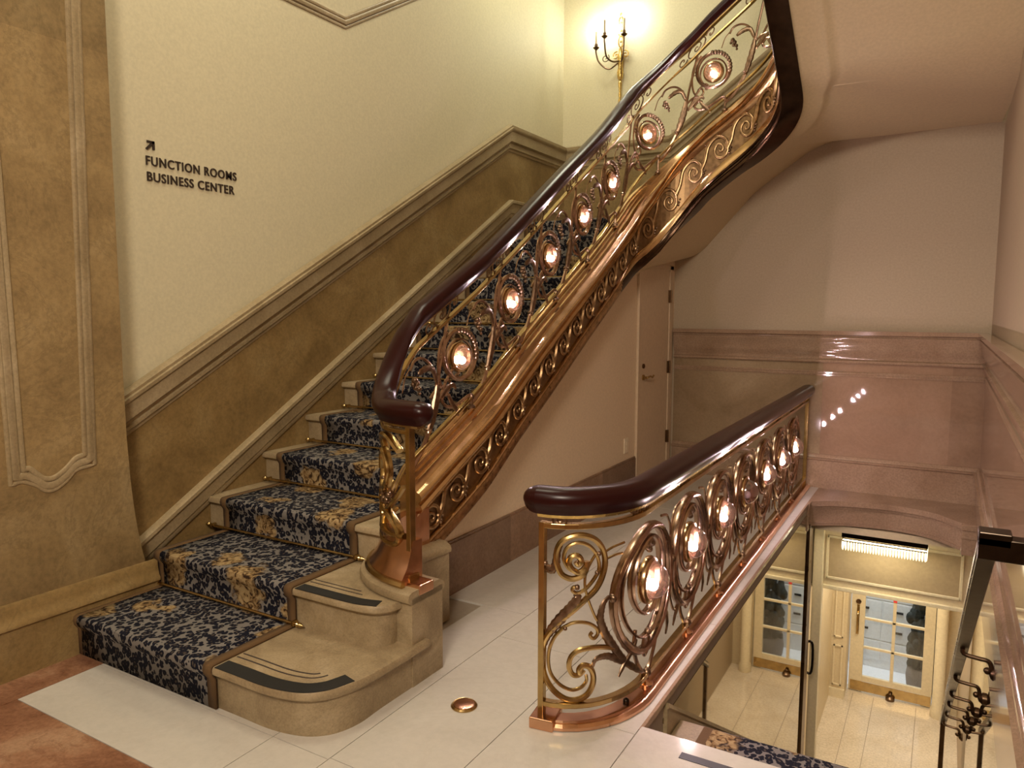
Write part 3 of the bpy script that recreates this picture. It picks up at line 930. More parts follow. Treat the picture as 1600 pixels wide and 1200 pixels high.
def stem_bay(s0):
    z0 = mid(s0)
    m = MB()
    kw = dict(shear=True, mid=mid)
    plane_tube(m, crom([(.10, -.245), (.143, -.215), (.204, -.143), (.261, -.035), (.29, .05), (.312, .13), (.325, .20)], 5), 0.0155, s0, z0, **kw)
    plane_tube(m, crom([(.318, .17), (.312, .245), (.268, .307), (.208, .335), (.150, .322), (.120, .278)], 5), 0.0085, s0, z0, **kw)
    plane_tube(m, crom([(.12, .29), (.085, .25), (.06, .18)], 4), 0.004, s0, z0, **kw)
    plane_tube(m, crom([(.325, .18), (.345, .29), (.372, .40), (.395, .50), (.404, .54)], 4), 0.0105, s0, z0, **kw)
    plane_tube(m, crom([(.335, .12), (.383, .203), (.428, .27), (.470, .30), (.497, .285), (.49, .26), (.474, .262)], 5), 0.0095, s0, z0, **kw)
    # S curl at the foot
    plane_tube(m, crom([(.11, -.225), (.085, -.205), (.024, -.235), (-.049, -.268), (-.115, -.268), (-.15, -.235), (-.120, -.203), (-.085, -.212)], 5), 0.011, s0, z0, **kw)
    plane_tube(m, crom([(-.15, -.235), (-.105, -.172), (-.16, -.165), (-.203, -.193), (-.24, -.23)], 5), 0.0095, s0, z0, **kw)
    o = m.build('scroll_stem', 'rail', RAIL, True)
    for uv, w in (([(.252, -.05), (.275, .01), (.298, .08), (.315, .15), (.322, .20)], .023), ([(.315, .215), (.285, .28), (.24, .285), (.195, .265), (.178, .25)], .016),
                  ([(.345, .13), (.40, .185), (.445, .205), (.47, .185)], .014), ([(-.10, -.21), (-.075, -.245), (-.03, -.29), (-.02, -.32)], .013)):
        m = MB(); leaf(m, crom(uv, 3), w, s0, z0, mid, True); m.build('acanthus_leaf', 'leafm', o, True)
    m = MB()
    for (u, v, r_) in ((.148, .224, .018), (.165, .205, .016), (.178, .175, .015), (.155, .185, .014), (.135, .205, .012), (.182, .15, .010)):
        s = s0 + u; m.ball(at(s, z0 + v + mid(s) - mid(s0) - .7 * u, 0.004), r_, 8)
    m.build('rosette', 'leafm', o, True)
    m = MB()
    s = s0 + .253; m.lathe([(.012, -.016), (.019, -.010), (.016, 0), (.020, .008), (.012, .016)], at(s, z0 - .045 + mid(s) - mid(s0) - .7 * .253, 0), 10, (0, 0, 1))
    m.build('collar', 'rail', o, True)
    # clip that ties the stem to the bottom bar and stands on the cap
    s = s0 + .10
    zb = Z('LB', s); t = ptan(s)
    m = MB()
    x, y, _ = at(s, 0, 0)
    m.tube([(x, y, Z('CT', s) - .01), (x, y, zb + .02)], 0.011, 8)
    m.ball((x, y, zb), 0.020, 8); m.lathe([(.024, 0), (.024, .012), (.012, .02)], (x, y, Z('CT', s) - .012), 10)
    m.build('foot_clip', 'leafm', o, True)


def rail_curl(s0):
    """small rosette between the handrail and the top bar"""
    z0 = 0.5 * (Z('HT', s0) - .105 + Z('UB', s0))
    sl = (Z('UB', s0 + .06) - Z('UB', s0 - .06)) / 0.12
    g = 0.5 * (Z('HT', s0) - .105 - Z('UB', s0))
    m = MB()
    el = [(u * 1.25, v * .95 + sl * u * 1.25) for u, v in circle(g, 16)]
    plane_tube(m, el, 0.006, s0, z0, loop=True)
    plane_tube(m, [(u * 1.1, v + sl * u * 1.1) for u, v in spiral(0, 0, .004, g * .62, 0, 1.2, 14)], 0.005, s0, z0)
    for sg in (-1, 1):
        plane_tube(m, [(u * sg, v * sg + sl * u * sg) for u, v in spiral(g * 2.0, g * .15, .004, g * .72, 2.2, 1.1, 14)], 0.0055, s0, z0)
    m.build('rail_rosette', 'leafm', RAIL, True)


for q in LAMPS:
    strap_bay(q)
for q in [-.075] + LAMPS + [4.16]:
    stem_bay(q)
for q in LAMPS + [4.15]:
    rail_curl(q - 0.14)

# newel end: posts, curved copper base, scroll panel
m = MB()
x, y, _ = at(S0 + 0.085, 0, 0)
tg = ptan(S0 + 0.085); nn = pnorm(S0 + 0.085)
def post_box(m, s, z0, z1, w, d):
    x, y, _ = at(s, 0, 0); tg = ptan(s); nn = pnorm(s)
    c4 = [(x + tg[0] * a + nn[0] * b, y + tg[1] * a + nn[1] * b) for a, b in ((-w, -d), (w, -d), (w, d), (-w, d))]
    m.rows([[(p[0], p[1], z) for p in c4] for z in (z0, z1)])
post_box(m, S0 + 0.085, 0.43, 1.155, 0.013, 0.018)
post_box(m, S0 + 0.085, 0.43, 0.47, 0.022, 0.03)
m.build('newel_post', 'brass', RAIL, bevel=0.002)
m = MB(); post_box(m, S0 + 0.045, 0.40, 0.445, 0.05, 0.05)
m.build('foot_plate', 'copper', RAIL, bevel=0.004)
m = MB()
path_sweep(m, srange(S0 + 0.07, 0.12, 0.02), lambda s: [(.055, .43), (.055, .62), (-.005, .62), (-.012, .60), (-.022, .56), (-.042, .51), (-.066, .475), (-.078, .46), (-.078, .43)])
m.build('curved_base', 'copper', RAIL, True)
m = MB()
path_sweep(m, srange(S0 + 0.06, 0.12, 0.02), lambda s: [(-.07, .43), (-.092, .43), (-.10, .442), (-.092, .456), (-.07, .458)])
m.build('base_bead', 'brass', RAIL, True)
m = MB()
W0, W1 = S0 + 0.10, -0.05
wd = W1 - W0
def nw(uv, r, m, n=-0.004):
    plane_tube(m, [(W0 + a * wd, b) for a, b in uv], r * 1.25, 0, 0, n=n, flat=1.5, seg=8)
nw(crom([(.10, 1.02), (.30, 1.075), (.55, 1.06), (.72, .98), (.72, .88), (.58, .81), (.38, .83), (.30, .92), (.42, 1.0), (.55, .97), (.55, .90)], 6), .012, m)
nw(crom([(.72, .92), (.62, .80), (.45, .74), (.25, .70), (.12, .65), (.15, .59), (.38, .575), (.62, .60), (.72, .66), (.60, .72), (.46, .70), (.48, .65)], 6), .013, m)
nw(crom([(.05, .86), (.20, .78), (.42, .72), (.68, .74), (.88, .80)], 5), .009, m)
nw(crom([(.03, .635), (.3, .625), (.6, .63), (.95, .65)], 4), .011, m, -.008)
o = m.build('newel_scroll', 'brass', RAIL, True)
m = MB()
for a, b, r_ in ((.35, .77, .020), (.45, .765, .022), (.55, .78, .018), (.30, .80, .015), (.65, .84, .015), (.42, .60, .018), (.5, .605, .02), (.34, .61, .015)):
    m.ball(at(W0 + a * wd, b, -.008), r_, 8)
for a in (.2, .38, .56, .74, .92):
    plane_tube(m, [(W0 + (a + u * .9) * wd, 1.115 + .026 + v * .9) for u, v in spiral(0, 0, .004, .028, a * 5, 1.3, 14)], .006, 0, 0, n=-.004)
m.build('newel_leafwork', 'leafm', o, True)

# stone plinth under the newel, following the same curve
m = MB()
path_sweep(m, srange(S0 + 0.0, 0.20, 0.02), lambda s: [(.12, 0), (.12, .40), (-.10, .40), (-.10, 0)])
path_sweep(m, srange(S0 - 0.0, 0.20, 0.02), lambda s: [(.12, .372), (.135, .378), (.138, .395), (.13, .412), (.10, .43), (-.10, .43), (-.118, .42), (-.125, .402), (-.12, .385), (-.10, .372)])
m.build('newel_plinth', 'step', stair, True)

# ------------------------------------------------------------------ soffit under the upper flights
def inner(s):
    return at(s, Z('SB', s) + 0.006, -0.10)
rows_ = []


def soffit_row(a, xo, yo, zo, w):
    """one line across the soffit: flat rim, shallow step (w fades it in), field, step at the far wall"""
    d = math.hypot(xo - a[0], yo - a[1])
    out = []
    for dist, dz in ((0, 0), (.17, 0), (.19, -.010), (.215, -.006), (.235, .014), (.28, .014), (.28 + (d - .46) * .33, .014), (.28 + (d - .46) * .66, .014), (d - .17, .014), (d, .014)):
        g = min(1, max(0, dist / d))
        out.append((a[0] + (xo - a[0]) * g, a[1] + (yo - a[1]) * g, a[2] + (zo - a[2]) * g + dz * w))
    return out


for s in srange(2.7, 4.05, 0.05):
    a = inner(s)
    f = (s - 2.7) / (4.05 - 2.7)
    xo = -2.44 + (2.44 - 1.0) * max(0, (f - 0.05) / 0.95)
    zo = float(np.interp(xo, [-2.44, -2.27, -2.15, -1.66, -1.2, -1.05, -0.95], [2.17, 2.18, 2.24, 2.777, 3.10, 3.16, 3.175]))
    rows_.append(soffit_row(a, xo, YB, zo, 0.0))
for s in srange(4.06, 4.62, 0.05):
    a = inner(s); g0 = (s - 4.06) / 0.56
    xo = -1.0 + 1.31 * min(1, g0 * 1.2); yo = YB - max(0, g0 * 1.2 - 1) / .2 * (YB - 6.0)
    rows_.append(soffit_row(a, xo, yo, 3.175, min(1, max(0, (g0 - .2) * 2))))
for s in srange(4.66, SEND, 0.06):
    a = inner(s)
    zo = max(3.175, a[2] + 0.02)
    rows_.append(soffit_row(a, XR, min(a[1], 6.0), zo, 1.0))
m = MB(); m.rows(rows_, False, False)
sf = struct(m.build('ceiling_stair_soffit', 'soffit', smooth=True))
for p in sf.data.polygons: p.use_smooth = True
for a_ in list(sf.data.attributes):
    if a_.name == 'sharp_edge': sf.data.attributes.remove(a_)
# flight above: solid top so that light does not leak through
m = MB()
m.prism([(5.9, 3.25), (2.7, 5.55), (2.7, 5.65), (6.2, 3.4)], lambda a, b, d: (d, a, b), -1.0, XR)
struct(m.build('ceiling_upper_flight', 'soffit'))

# ------------------------------------------------------------------ floor railing
def fpath():
    pts = []
    for t in np.linspace(0, PI / 2, 30)[:-1]: pts.append((-1.345 + .29 * math.sin(t), 2.515 + .385 * (1 - math.cos(t))))
    for y in np.arange(2.90, 7.36, .06): pts.append((-1.055 - .045 * (y - 2.9) / 4.5, y))
    p = np.array(pts); s = np.concatenate([[0], np.cumsum(np.hypot(*np.diff(p, axis=0).T))])
    return p, s


PP_S, PS_S = PP, PS
FP, FS = fpath()
PP, PS = FP, FS          # the helpers below now follow the floor railing
FEND = float(FS[-1]) - 0.02
FR = thing('floor_railing', 'bronze guard railing with round lamps and mahogany handrail along the stairwell opening', 'railing', (-1.07, 2.6, 0))
HTF = 0.968
m = MB()
path_sweep(m, srange(0.0, FEND, 0.05), hand_prof(lambda s: HTF))
x, y = pxy(0.0); tg = ptan(0.012); nn = pnorm(0.012)
rows_ = []
for j in range(7):
    q = j / 6 * PI / 2; sc = max(.05, math.cos(q)); d = 0.07 * math.sin(q)
    rows_.append([(x - tg[0] * d + nn[0] * a * sc, y - tg[1] * d + nn[1] * a * sc, HTF - .052 + (zz_ - HTF + .052) * sc) for a, zz_ in hand_prof(lambda s: HTF)(0)])
m.rows(rows_)
m.build('handrail', 'mahogany', FR, True)
ss = srange(0.0, FEND, 0.05)
m = MB(); path_sweep(m, ss, lambda s: [(-.024, HTF - .118), (.024, HTF - .118), (.03, HTF - .104), (-.03, HTF - .104)]); m.build('rail_underplate', 'goldbrass', FR)
for nm, z in (('top_bar', .815), ('bottom_bar', .085)):
    m = MB(); path_sweep(m, ss, lambda s: [(-.016, z - .011), (.016, z - .011), (.016, z + .011), (-.016, z + .011)]); m.build(nm, 'brass', FR, bevel=0.003)
m = MB(); path_sweep(m, srange(-0.0, FEND, 0.05), lambda s: [(-.055, 0.004), (.055, 0.004), (.055, .016), (.04, .024), (.034, .026), (.03, .034), (-.03, .034), (-.034, .026), (-.04, .024), (-.055, .016)])
m.build('base_plate', 'copper', FR)
m = MB(); post_box(m, 0.012, 0.02, 0.827, 0.012, 0.016); m.build('end_post', 'brass', FR, bevel=0.002)
m = MB(); post_box(m, 0.03, 0.0, 0.045, 0.05, 0.062); m.build('foot_plate', 'copper', FR, bevel=0.004)
m = MB(); post_box(m, FEND - .015, 0.02, 0.87, 0.012, 0.016); m.build('wall_post', 'brass', FR, bevel=0.002)
m = MB(); m.ball(at(0.40, .04, .0), .014, 10); m.build('bolt', 'blackmetal', FR, True)

m = MB()
def fs(uv, r, mm, k=5, n=0.0, flat=1.0):
    plane_tube(mm, crom(uv, k), r, 0, 0, n=n, flat=flat, seg=8)
fs([(.145, .672), (.155, .660), (.166, .672), (.158, .690), (.140, .697), (.123, .688), (.118, .664), (.132, .640), (.158, .627), (.182, .640), (.190, .668)], .012, m, 5)
fs([(.187, .672), (.185, .635), (.165, .612), (.133, .603), (.105, .610), (.083, .629), (.067, .677), (.076, .732), (.106, .765), (.16, .778), (.216, .760), (.255, .718), (.269, .661), (.257, .604), (.229, .555), (.186, .518), (.138, .476), (.089, .433), (.044, .381), (.018, .324), (.012, .267), (.023, .2), (.054, .149), (.101, .113), (.146, .104), (.193, .120), (.219, .159), (.222, .203), (.205, .236), (.180, .246), (.163, .232), (.166, .212)], .0125, m, 5)
fs([(.185, .66), (.164, .636), (.14, .632), (.114, .648), (.097, .685), (.11, .728), (.15, .748), (.196, .734), (.231, .692), (.242, .639), (.222, .599), (.185, .56), (.153, .545), (.134, .553), (.135, .568), (.149, .569)], .008, m, 5)
fs([(.228, .70), (.205, .665), (.185, .62), (.182, .575), (.192, .53), (.208, .485), (.225, .445), (.236, .425)], .006, m, 5)
fs([(.317, .295), (.24, .314), (.169, .312), (.132, .288), (.122, .245), (.137, .211), (.162, .209), (.182, .228)], .011, m, 5)
fs([(.098, .405), (.139, .425), (.193, .420), (.232, .395), (.239, .368), (.221, .352), (.206, .368), (.216, .38)], .0075, m, 5)
fs([(.098, .405), (.061, .358), (.040, .294), (.045, .222), (.079, .174), (.129, .148), (.171, .156), (.193, .18), (.192, .205)], .0075, m, 5)
fs([(.265, .70), (.31, .715), (.37, .722)], .005, m, 4)
fs([(.268, .67), (.32, .680), (.36, .680)], .005, m, 4)
o = m.build('end_scroll', 'brass', FR, True)
def lf2(uv, w0):
    m = MB(); leaf(m, crom(uv, 4), w0, 0, 0, n=0.0); m.build('acanthus_leaf', 'leafm', o, True)
lf2([(.575, .095), (.50, .135), (.414, .194), (.36, .245), (.322, .294), (.285, .345), (.262, .39), (.25, .43), (.257, .47), (.268, .495), (.292, .515)], .017)
lf2([(.464, .167), (.40, .205), (.347, .234), (.30, .262), (.262, .27), (.230, .262), (.219, .235)], .013)
lf2([(.146, .545), (.152, .525), (.128, .488), (.095, .45), (.06, .405), (.034, .365), (.02, .32)], .019)
lf2([(.03, .655), (.045, .63), (.065, .66), (.072, .71), (.088, .745)], .014)
for a_, b_, n_, r_ in ((.105, .405, .01, .009), (.236, .70, .008, .010), (.228, .625, .008, .009), (.15, .568, .0, .012), (.022, .66, 0, .012)):
    m = MB(); m.ball(at(a_, b_, n_), r_, 8); m.build('pearl', 'leafm', o, True)


def frosette(s0):
    m = MB(); z0 = 0.838; g = .022
    plane_tube(m, [(u * 1.2, v) for u, v in circle(g, 18)], .0055, s0, z0, loop=True)
    plane_tube(m, spiral(0, 0, .003, g * .65, 0, 1.4, 14), .005, s0, z0)
    for sg in ((-1, 1) if s0 > .3 else ()):
        plane_tube(m, [(sg * (u), v) for u, v in spiral(.055, -.004, .004, .02, 1.0, 1.2, 14)], .007, s0, z0)
        m.ball(at(s0 + sg * .085, z0 + .004, 0), .010, 8)
    m.build('rail_rosette', 'leafm', FR, True)


def medallion(s0, first=False, lit=True):
    zc = 0.475
    m = MB()
    plane_tube(m, [(u, v * .98) for u, v in circle(.272, 44)], .0155, s0, zc, loop=True, flat=1.5, seg=8)
    plane_tube(m, circle(.232, 40, cy=.022), .007, s0, zc, loop=True, flat=2.6)
    plane_tube(m, circle(.165, 36, cy=.055), .0085, s0, zc, loop=True, flat=2.4)
    # hanging lyre below the ring
    plane_tube(m, crom([(-.125, -.15), (-.135, -.22), (-.105, -.30), (-.04, -.37), (0, -.385), (.04, -.37), (.105, -.30), (.135, -.22), (.125, -.15)], 5), .011, s0, zc)
    plane_tube(m, crom([(-.03, -.20), (-.05, -.25), (-.03, -.295), (.012, -.29), (.03, -.25), (.015, -.20)], 4), .009, s0, zc)
    for sg in ((1,) if first else (-1, 1)):
        plane_tube(m, crom([(sg * .30, .10), (sg * .315, .0), (sg * .30, -.12), (sg * .245, -.22), (sg * .19, -.245), (sg * .165, -.215), (sg * .185, -.19)], 5), .0085, s0, zc)
        plane_tube(m, crom([(sg * .16, .27), (sg * .245, .25), (sg * .295, .18), (sg * .30, .10)], 4), .007, s0, zc)
    ringo = m.build('scroll_medallion', 'rail', FR, True)
    for d0, d1, n_, w in ((195, 262, 14, .019), (-75, -20, 12, .018), (20, 60, 10, .016)):
        m = MB(); leaf(m, [(.272 * math.cos(a), .268 * math.sin(a)) for a in np.linspace(math.radians(d0), math.radians(d1), n_)], w, s0, zc, n=.004); m.build('ring_leaf', 'leafm', ringo, True)
    for uv, w in (([(.12, -.19), (.18, -.15), (.24, -.19), (.27, -.26), (.25, -.31)], .012), ([(-.12, -.19), (-.16, -.23), (-.21, -.27), (-.24, -.31)], .011)):
        m = MB(); leaf(m, crom(uv, 3), w, s0, zc); m.build('acanthus_leaf', 'leafm', ringo, True)
    m = MB()
    for (u, v, r_) in ((0, .20, .022), (.03, .185, .018), (-.03, .185, .018), (0, .165, .016)):
        m.ball(at(s0 + u, zc + v, .004), r_, 8)
    m.build('palmette', 'leafm', ringo, True)
    for (u, v, r_) in ((0, -.385, .020), (-.275, .03, .02), (.278, .03, .018), (0, -.20, .016)):
        m = MB(); m.ball(at(s0 + u, zc + v, .004), r_, 8); m.build('pearl', 'leafm', ringo, True)
    m = MB(); x, y, _ = at(s0, 0, 0)
    m.tube([(x, y, .03), (x, y, .10)], .012, 8); m.lathe([(.034, 0), (.034, .012), (.02, .02), (.014, .03)], (x, y, .032), 12)
    m.build('foot_clip', 'copper', ringo, True)
    q = pnorm(s0); t = ptan(s0)
    # lamps of this railing face the stairwell
    lamp_at(ringo, at(s0, zc + .03, 0.004), (q[0], q[1], 0), (t[0], t[1], 0), 0.082, lit)


FL = [0.585 + 0.6 * i for i in range(7)]
for i, q in enumerate(FL):
    medallion(q, i == 0, i != 3)
for q in [0.08] + [0.50 + 0.6 * i for i in range(8)]:
    frosette(q)

# brass floor plate
o = thing('floor_box', 'round brass floor cover set in the white marble', 'floor cover', (-1.668, 2.454, 0))
m = MB(); m.lathe([(.055, 0.0), (.056, .004), (.050, .010), (.046, .009)], (-1.668, 2.454, 0), 28); m.build('rim', 'brass', o, True)
m = MB(); m.lathe([(.045, 0.002), (.044, .011), (.030, .014), (.001, .0145)], (-1.668, 2.454, 0), 28); m.build('lid', 'copper', o, True)

# ------------------------------------------------------------------ stairwell down to the lower lobby
XO = -0.975
LS = 0.62
struct(bx('wall_stairwell_left', (XO - 0.10, 2.665, ZLOW), (XO - 0.003, 6.95, -0.02), 'basemarble'))
m = MB(); m.box((XO - 0.11, 2.665, -0.03), (XO + 0.012, 6.75, -0.0005)); struct(m.build('trim_opening_curb', 'rosemould', bevel=0.003))
struct(bx('wall_stairwell_front', (XO, 2.60, ZLOW), (XR, 2.66, -0.03), 'basemarble'))
def lowline(y):
    return -LS * (y - 2.66)
def wallpanel(name, x, d, mat, y0, y1, top, off, label=None):
    poly = [(y0, lowline(y0) + off), (y0, top), (y1, top), (y1, max(lowline(y1) + off, ZLOW))]
    if poly[0][1] > top - .02: poly[0] = (y0, top - .02)
    m = MB(); m.prism(poly, lambda a, b, dd: (dd, a, b), x, x + d)
    return m.build(name, mat)
o = wallpanel('wall_mirror', XO - 0.002, 0.006, 'mirror', 2.95, 6.80, -0.10, 0.22)
tag(o, 'tall mirror panel on the stairwell wall below the bronze floor railing', 'mirror')
o = wallpanel('wall_mirror', XR - 0.012, 0.006, 'mirror', 3.2, 6.9, -0.32, 0.20)
tag(o, 'mirror panel on the right wall behind the black handrail', 'mirror')
struct(bx('trim_right_mirror_head', (XR - 0.03, -1.0, -0.32), (XR, 7.3, -0.02), 'rosemould', bevel=0.004))
for x, nm in ((XO, 'baseboard_stairwell_left'), (XR - 0.012, 'baseboard_stairwell_right')):
    sg = 1 if x < 0 else -1
    struct(moulding(nm, [(x, 2.96, lowline(2.96) + .16), (x, 7.42, lowline(7.42) + .16)], [(0, -.35), (.018, -.35), (.018, -.03), (.028, -.02), (.022, 0), (0, 0)], [(sg, 0)] * 2, 'mould'))
# steps going down
ls = thing('lower_staircase', 'stone stair going down from the foyer floor opening to the lower lobby', 'stairs', (-0.33, 2.7, -0.19))
bx('top_nosing', (XO, 2.44, -0.035), (XR - 0.02, 2.69, 0.002), 'white', ls, 0.006)
for k in range(1, 16):
    z = -3.0 / 16 * k; y = 2.66 + 0.302 * (k - 1) + (0.14 if k > 1 else 0)
    bx('step', (XO + 0.02, y, z - 0.16), (XR - 0.035, y + (0.48 if k == 1 else 0.34), z), 'step', ls, 0.008)
bx('anti_slip_strip', (-0.78, 2.555, 0.0015), (-0.02, 2.595, 0.004), 'black', ls)
prof = []
for k in range(1, 16):
    z = -3.0 / 16 * k + .008; y = 2.66 + 0.302 * (k - 1) + (0.14 if k > 1 else 0)
    prof += [(y + 0.004, z + (.16 if k > 1 else .13)), (y + 0.004, z + .012), (y + 0.02, z), (y + (0.455 if k == 1 else 0.315), z), (y + (0.482 if k == 1 else 0.342), z - .012)]
lr = thing('lower_runner', 'leopard print carpet on the steps going down to the lobby', 'carpet', (-0.33, 2.7, -0.18))
m = MB(); carpet(m, prof, -0.80, 0.12, 5); c = m.build('runner', 'leopard', lr, True)
for a, b in ((-0.84, -0.80), (0.12, 0.16)):
    m = MB(); carpet(m, [(p[0] - .001, p[1] + .001) for p in prof], a, b, 1); m.build('border', 'border', lr, True)

# curved ledge that ends the opening at the back wall
led = crom([(-1.04, 6.69), (-.96, 6.79), (-.80, 6.90), (-.61, 6.965), (-.31, 7.0), (-.04, 6.915), (.10, 6.77), (.17, 6.69), (XR - .03, 6.66)], 6)
m = MB()
for dz0, dz1, off in ((-0.05, -0.0015, 0.0), (-0.075, -0.05, 0.02), (-0.20, -0.075, 0.03), (-0.225, -0.20, 0.012)):
    pl = [(a, b + off) for a, b in led]
    m.prism([(-1.09, YB)] + pl + [(XR - .02, YB)] if False else pl + [(XR - .02, YB), (-1.06, YB)], lambda a, b, d: (a, b, d), dz0, dz1)
struct(m.build('floor_ledge', 'rosemould'))
for x0, x1, y in ((-1.06, -0.955, 6.70), (.165, .285, 6.66)):
    m = MB(); m.box((x0, y - 0.01, -0.05), (x1, YB, -0.004)); m.box((x0 + .006, y, -0.25), (x1 - .006, YB, -0.05)); m.box((x0, y - .006, -.12), (x1, y + .02, -.10))
    struct(m.build('trim_ledge_bracket', 'rosemould', bevel=0.004))

# lower lobby shell
struct(bx('floor_lower', (-3.2, 7.4, ZLOW - 0.1), (XR + 0.2, 13.0, ZLOW), 'cream_floor'))
m = MB()
for x in (-.78, -.55, -.1):
    m.box((x - .003, 7.5, ZLOW), (x + .003, 9.6, ZLOW + .0008))
struct(m.build('floor_lower_joints', 'grout'))
struct(bx('ceiling_lower', (-1.3, 7.0, -0.30), (XR, 9.8, -0.24), 'cream'))
struct(bx('wall_lower_left', (-1.12, 7.25, ZLOW), (-1.03, 9.5, -0.25), 'cream'))
bk = MB()
bk.box((-1.06, 7.50, -0.98), (XR, 7.62, -0.25))
struct(bk.build('wall_lower_bulkhead', 'cream'))
struct(bx('trim_bulkhead_panel', (-0.875, 7.488, -0.875), (0.20, 7.50, -0.50), 'tan'))
m = MB()
for a, b in (((-.895, 7.48, -.50), (.215, 7.50, -.475)), ((-.895, 7.48, -.90), (.215, 7.50, -.875)), ((-.90, 7.48, -.90), (-.875, 7.50, -.475)), ((.20, 7.48, -.90), (.225, 7.50, -.475)), ((-1.02, 7.47, -1.0), (.30, 7.63, -.965))):
    m.box(a, b)
struct(m.build('trim_bulkhead_frame', 'creamtrim', bevel=0.004))
struct(bx('trim_lobby_jamb', (-1.0, 7.40, ZLOW), (-0.915, 7.50, -0.25), 'creamtrim', bevel=0.004))
struct(bx('wall_lower_panelled', (-1.12, 9.40, ZLOW), (-0.86, 9.75, -0.25), 'cream'))
m = MB()
for z0, z1 in ((-2.85, -2.35), (-2.25, -1.2)):
    for a, b in (((-1.0, 9.385, z0), (-.985, 9.40, z1)), ((-.915, 9.385, z0), (-.90, 9.40, z1)), ((-1.0, 9.385, z0), (-.90, 9.40, z0 + .015)), ((-1.0, 9.385, z1 - .015), (-.90, 9.40, z1))):
        m.box(a, b)
m.box((-1.03, 9.37, ZLOW), (-.86, 9.40, ZLOW + .11))
struct(m.build('trim_lower_panel', 'creamtrim'))
struct(bx('wall_lower_door_head', (-0.87, 9.62, -0.85), (XR, 9.78, -0.25), 'cream'))
struct(bx('wall_lower_door_side', (0.06, 9.62, ZLOW), (XR, 9.78, -0.85), 'cream'))
m = MB(); m.lathe([(.075, 0), (.075, .1), (.06, .12), (.06, 2.6), (.08, 2.7)], (.115, 9.50, ZLOW), 18); struct(m.build('trim_lower_column', 'creamtrim', smooth=True))
struct(bx('wall_street_room', (-3.2, 12.9, ZLOW), (XR + .2, 13.0, 0), 'whitefurn'))
struct(bx('wall_street_room_left', (-3.2, 9.8, ZLOW), (-3.1, 13.0, 0), 'whitefurn'))
struct(bx('wall_street_room_front', (-3.2, 9.70, ZLOW), (-1.12, 9.78, 0), 'cream'))
struct(bx('wall_street_room_right', (XR, 9.8, ZLOW), (XR + .2, 13.0, 0), 'whitefurn'))
struct(bx('floor_street_room', (-3.1, 9.80, ZLOW), (XR, 12.9, ZLOW + 0.004), 'whitefurn'))
struct(bx('ceiling_street_room', (-3.2, 9.78, -0.3), (XR + .2, 13.0, -0.2), 'whitefurn'))

# glazed lobby door
D0, D1, DZ0, DZ1, DY = -0.845, 0.05, ZLOW + 0.01, -0.87, 9.66
d2 = struct(bx('door_2', (D0, DY, DZ0), (D0 + 0.15, DY + 0.045, DZ1), 'creamtrim', bevel=0.004))
m = MB(); m.box((D1 - 0.11, DY, DZ0), (D1, DY + .045, DZ1)); m.box((D0 + .15, DY, DZ0 + .13), (D1 - .11, DY + .045, DZ0 + .20)); m.box((D0 + .15, DY, DZ1 - .10), (D1 - .11, DY + .045, DZ1))
m.build('door_stile', 'creamtrim', d2, bevel=0.004)
m = MB()
GX0, GX1, GZ0, GZ1 = D0 + .15, D1 - .11, DZ0 + .20, DZ1 - .10
xm = 0.5 * (GX0 + GX1); m.box((xm - .018, DY + .004, GZ0), (xm + .018, DY + .04, GZ1))
for i in range(1, 5):
    z = GZ0 + (GZ1 - GZ0) * i / 5; m.box((GX0, DY + .004, z - .014), (GX1, DY + .04, z + .014))
m.build('glazing_bars', 'creamtrim', d2, bevel=0.003)
bx('door_glass', (GX0, DY + .018, GZ0), (GX1, DY + .024, GZ1), 'glass', d2)
bx('kick_plate', (D0 + .02, DY - .004, DZ0 + .01), (D1 - .01, DY, DZ0 + .13), 'brass', d2)
m = MB(); m.tube(crom([(D0 + .075, DY - .005, -2.25), (D0 + .075, DY - .045, -2.22), (D0 + .075, DY - .045, -2.02), (D0 + .075, DY - .005, -1.99)], 4), .010, 8); m.box((D0 + .06, DY - .006, -2.27), (D0 + .09, DY, -1.90)); m.build('pull_handle', 'brass', d2, True)
m = MB(); m.lathe([(.03, 0), (.03, .01), (.018, .014)], (D0 + .075, DY, -1.86), 12, (0, -1, 0)); m.build('lock', 'bracket', d2, True)
m = MB(); m.lathe([(.05, 0), (.05, .03), (.035, .045), (.012, .06)], (xm, DY - .03, ZLOW), 14); m.ball((xm, DY - .03, ZLOW + .07), .022, 8); m.build('door_stop', 'bracket', d2, True)
bx('red_sticker', (xm - .02, DY - .003, -1.80), (xm + .02, DY + .003, -1.72), 'red', d2)

# seen through the glass
o = thing('chest_of_drawers', 'white chest of drawers with small black pulls seen through the glazed door', 'cabinet', (-0.75, 10.45, ZLOW))
bx('body', (-1.35, 10.45, ZLOW + .004), (-0.15, 10.95, ZLOW + 1.5), 'whitefurn', o, 0.005)
for i in range(5):
    for j in range(3):
        x0 = -1.34 + j * .395; z0 = ZLOW + .12 + i * .27
        w = bx('drawer', (x0 + .01, 10.435, z0), (x0 + .385, 10.45, z0 + .25), 'brownbox' if (i == 4) else 'whitefurn', o, 0.003)
        bx('pull', (x0 + .15, 10.42, z0 + .125), (x0 + .24, 10.435, z0 + .15), 'black', w)
o = thing('potted_evergreen', 'dark narrow evergreen in a round grey woven basket behind the glazed door', 'plant', (-0.03, 10.15, ZLOW))
m = MB(); m.lathe([(.15, .004), (.20, .03), (.215, .15), (.20, .26), (.18, .28), (.15, .27)], (-0.03, 10.15, ZLOW), 20); m.build('basket', 'basket', o, True)
m = MB()
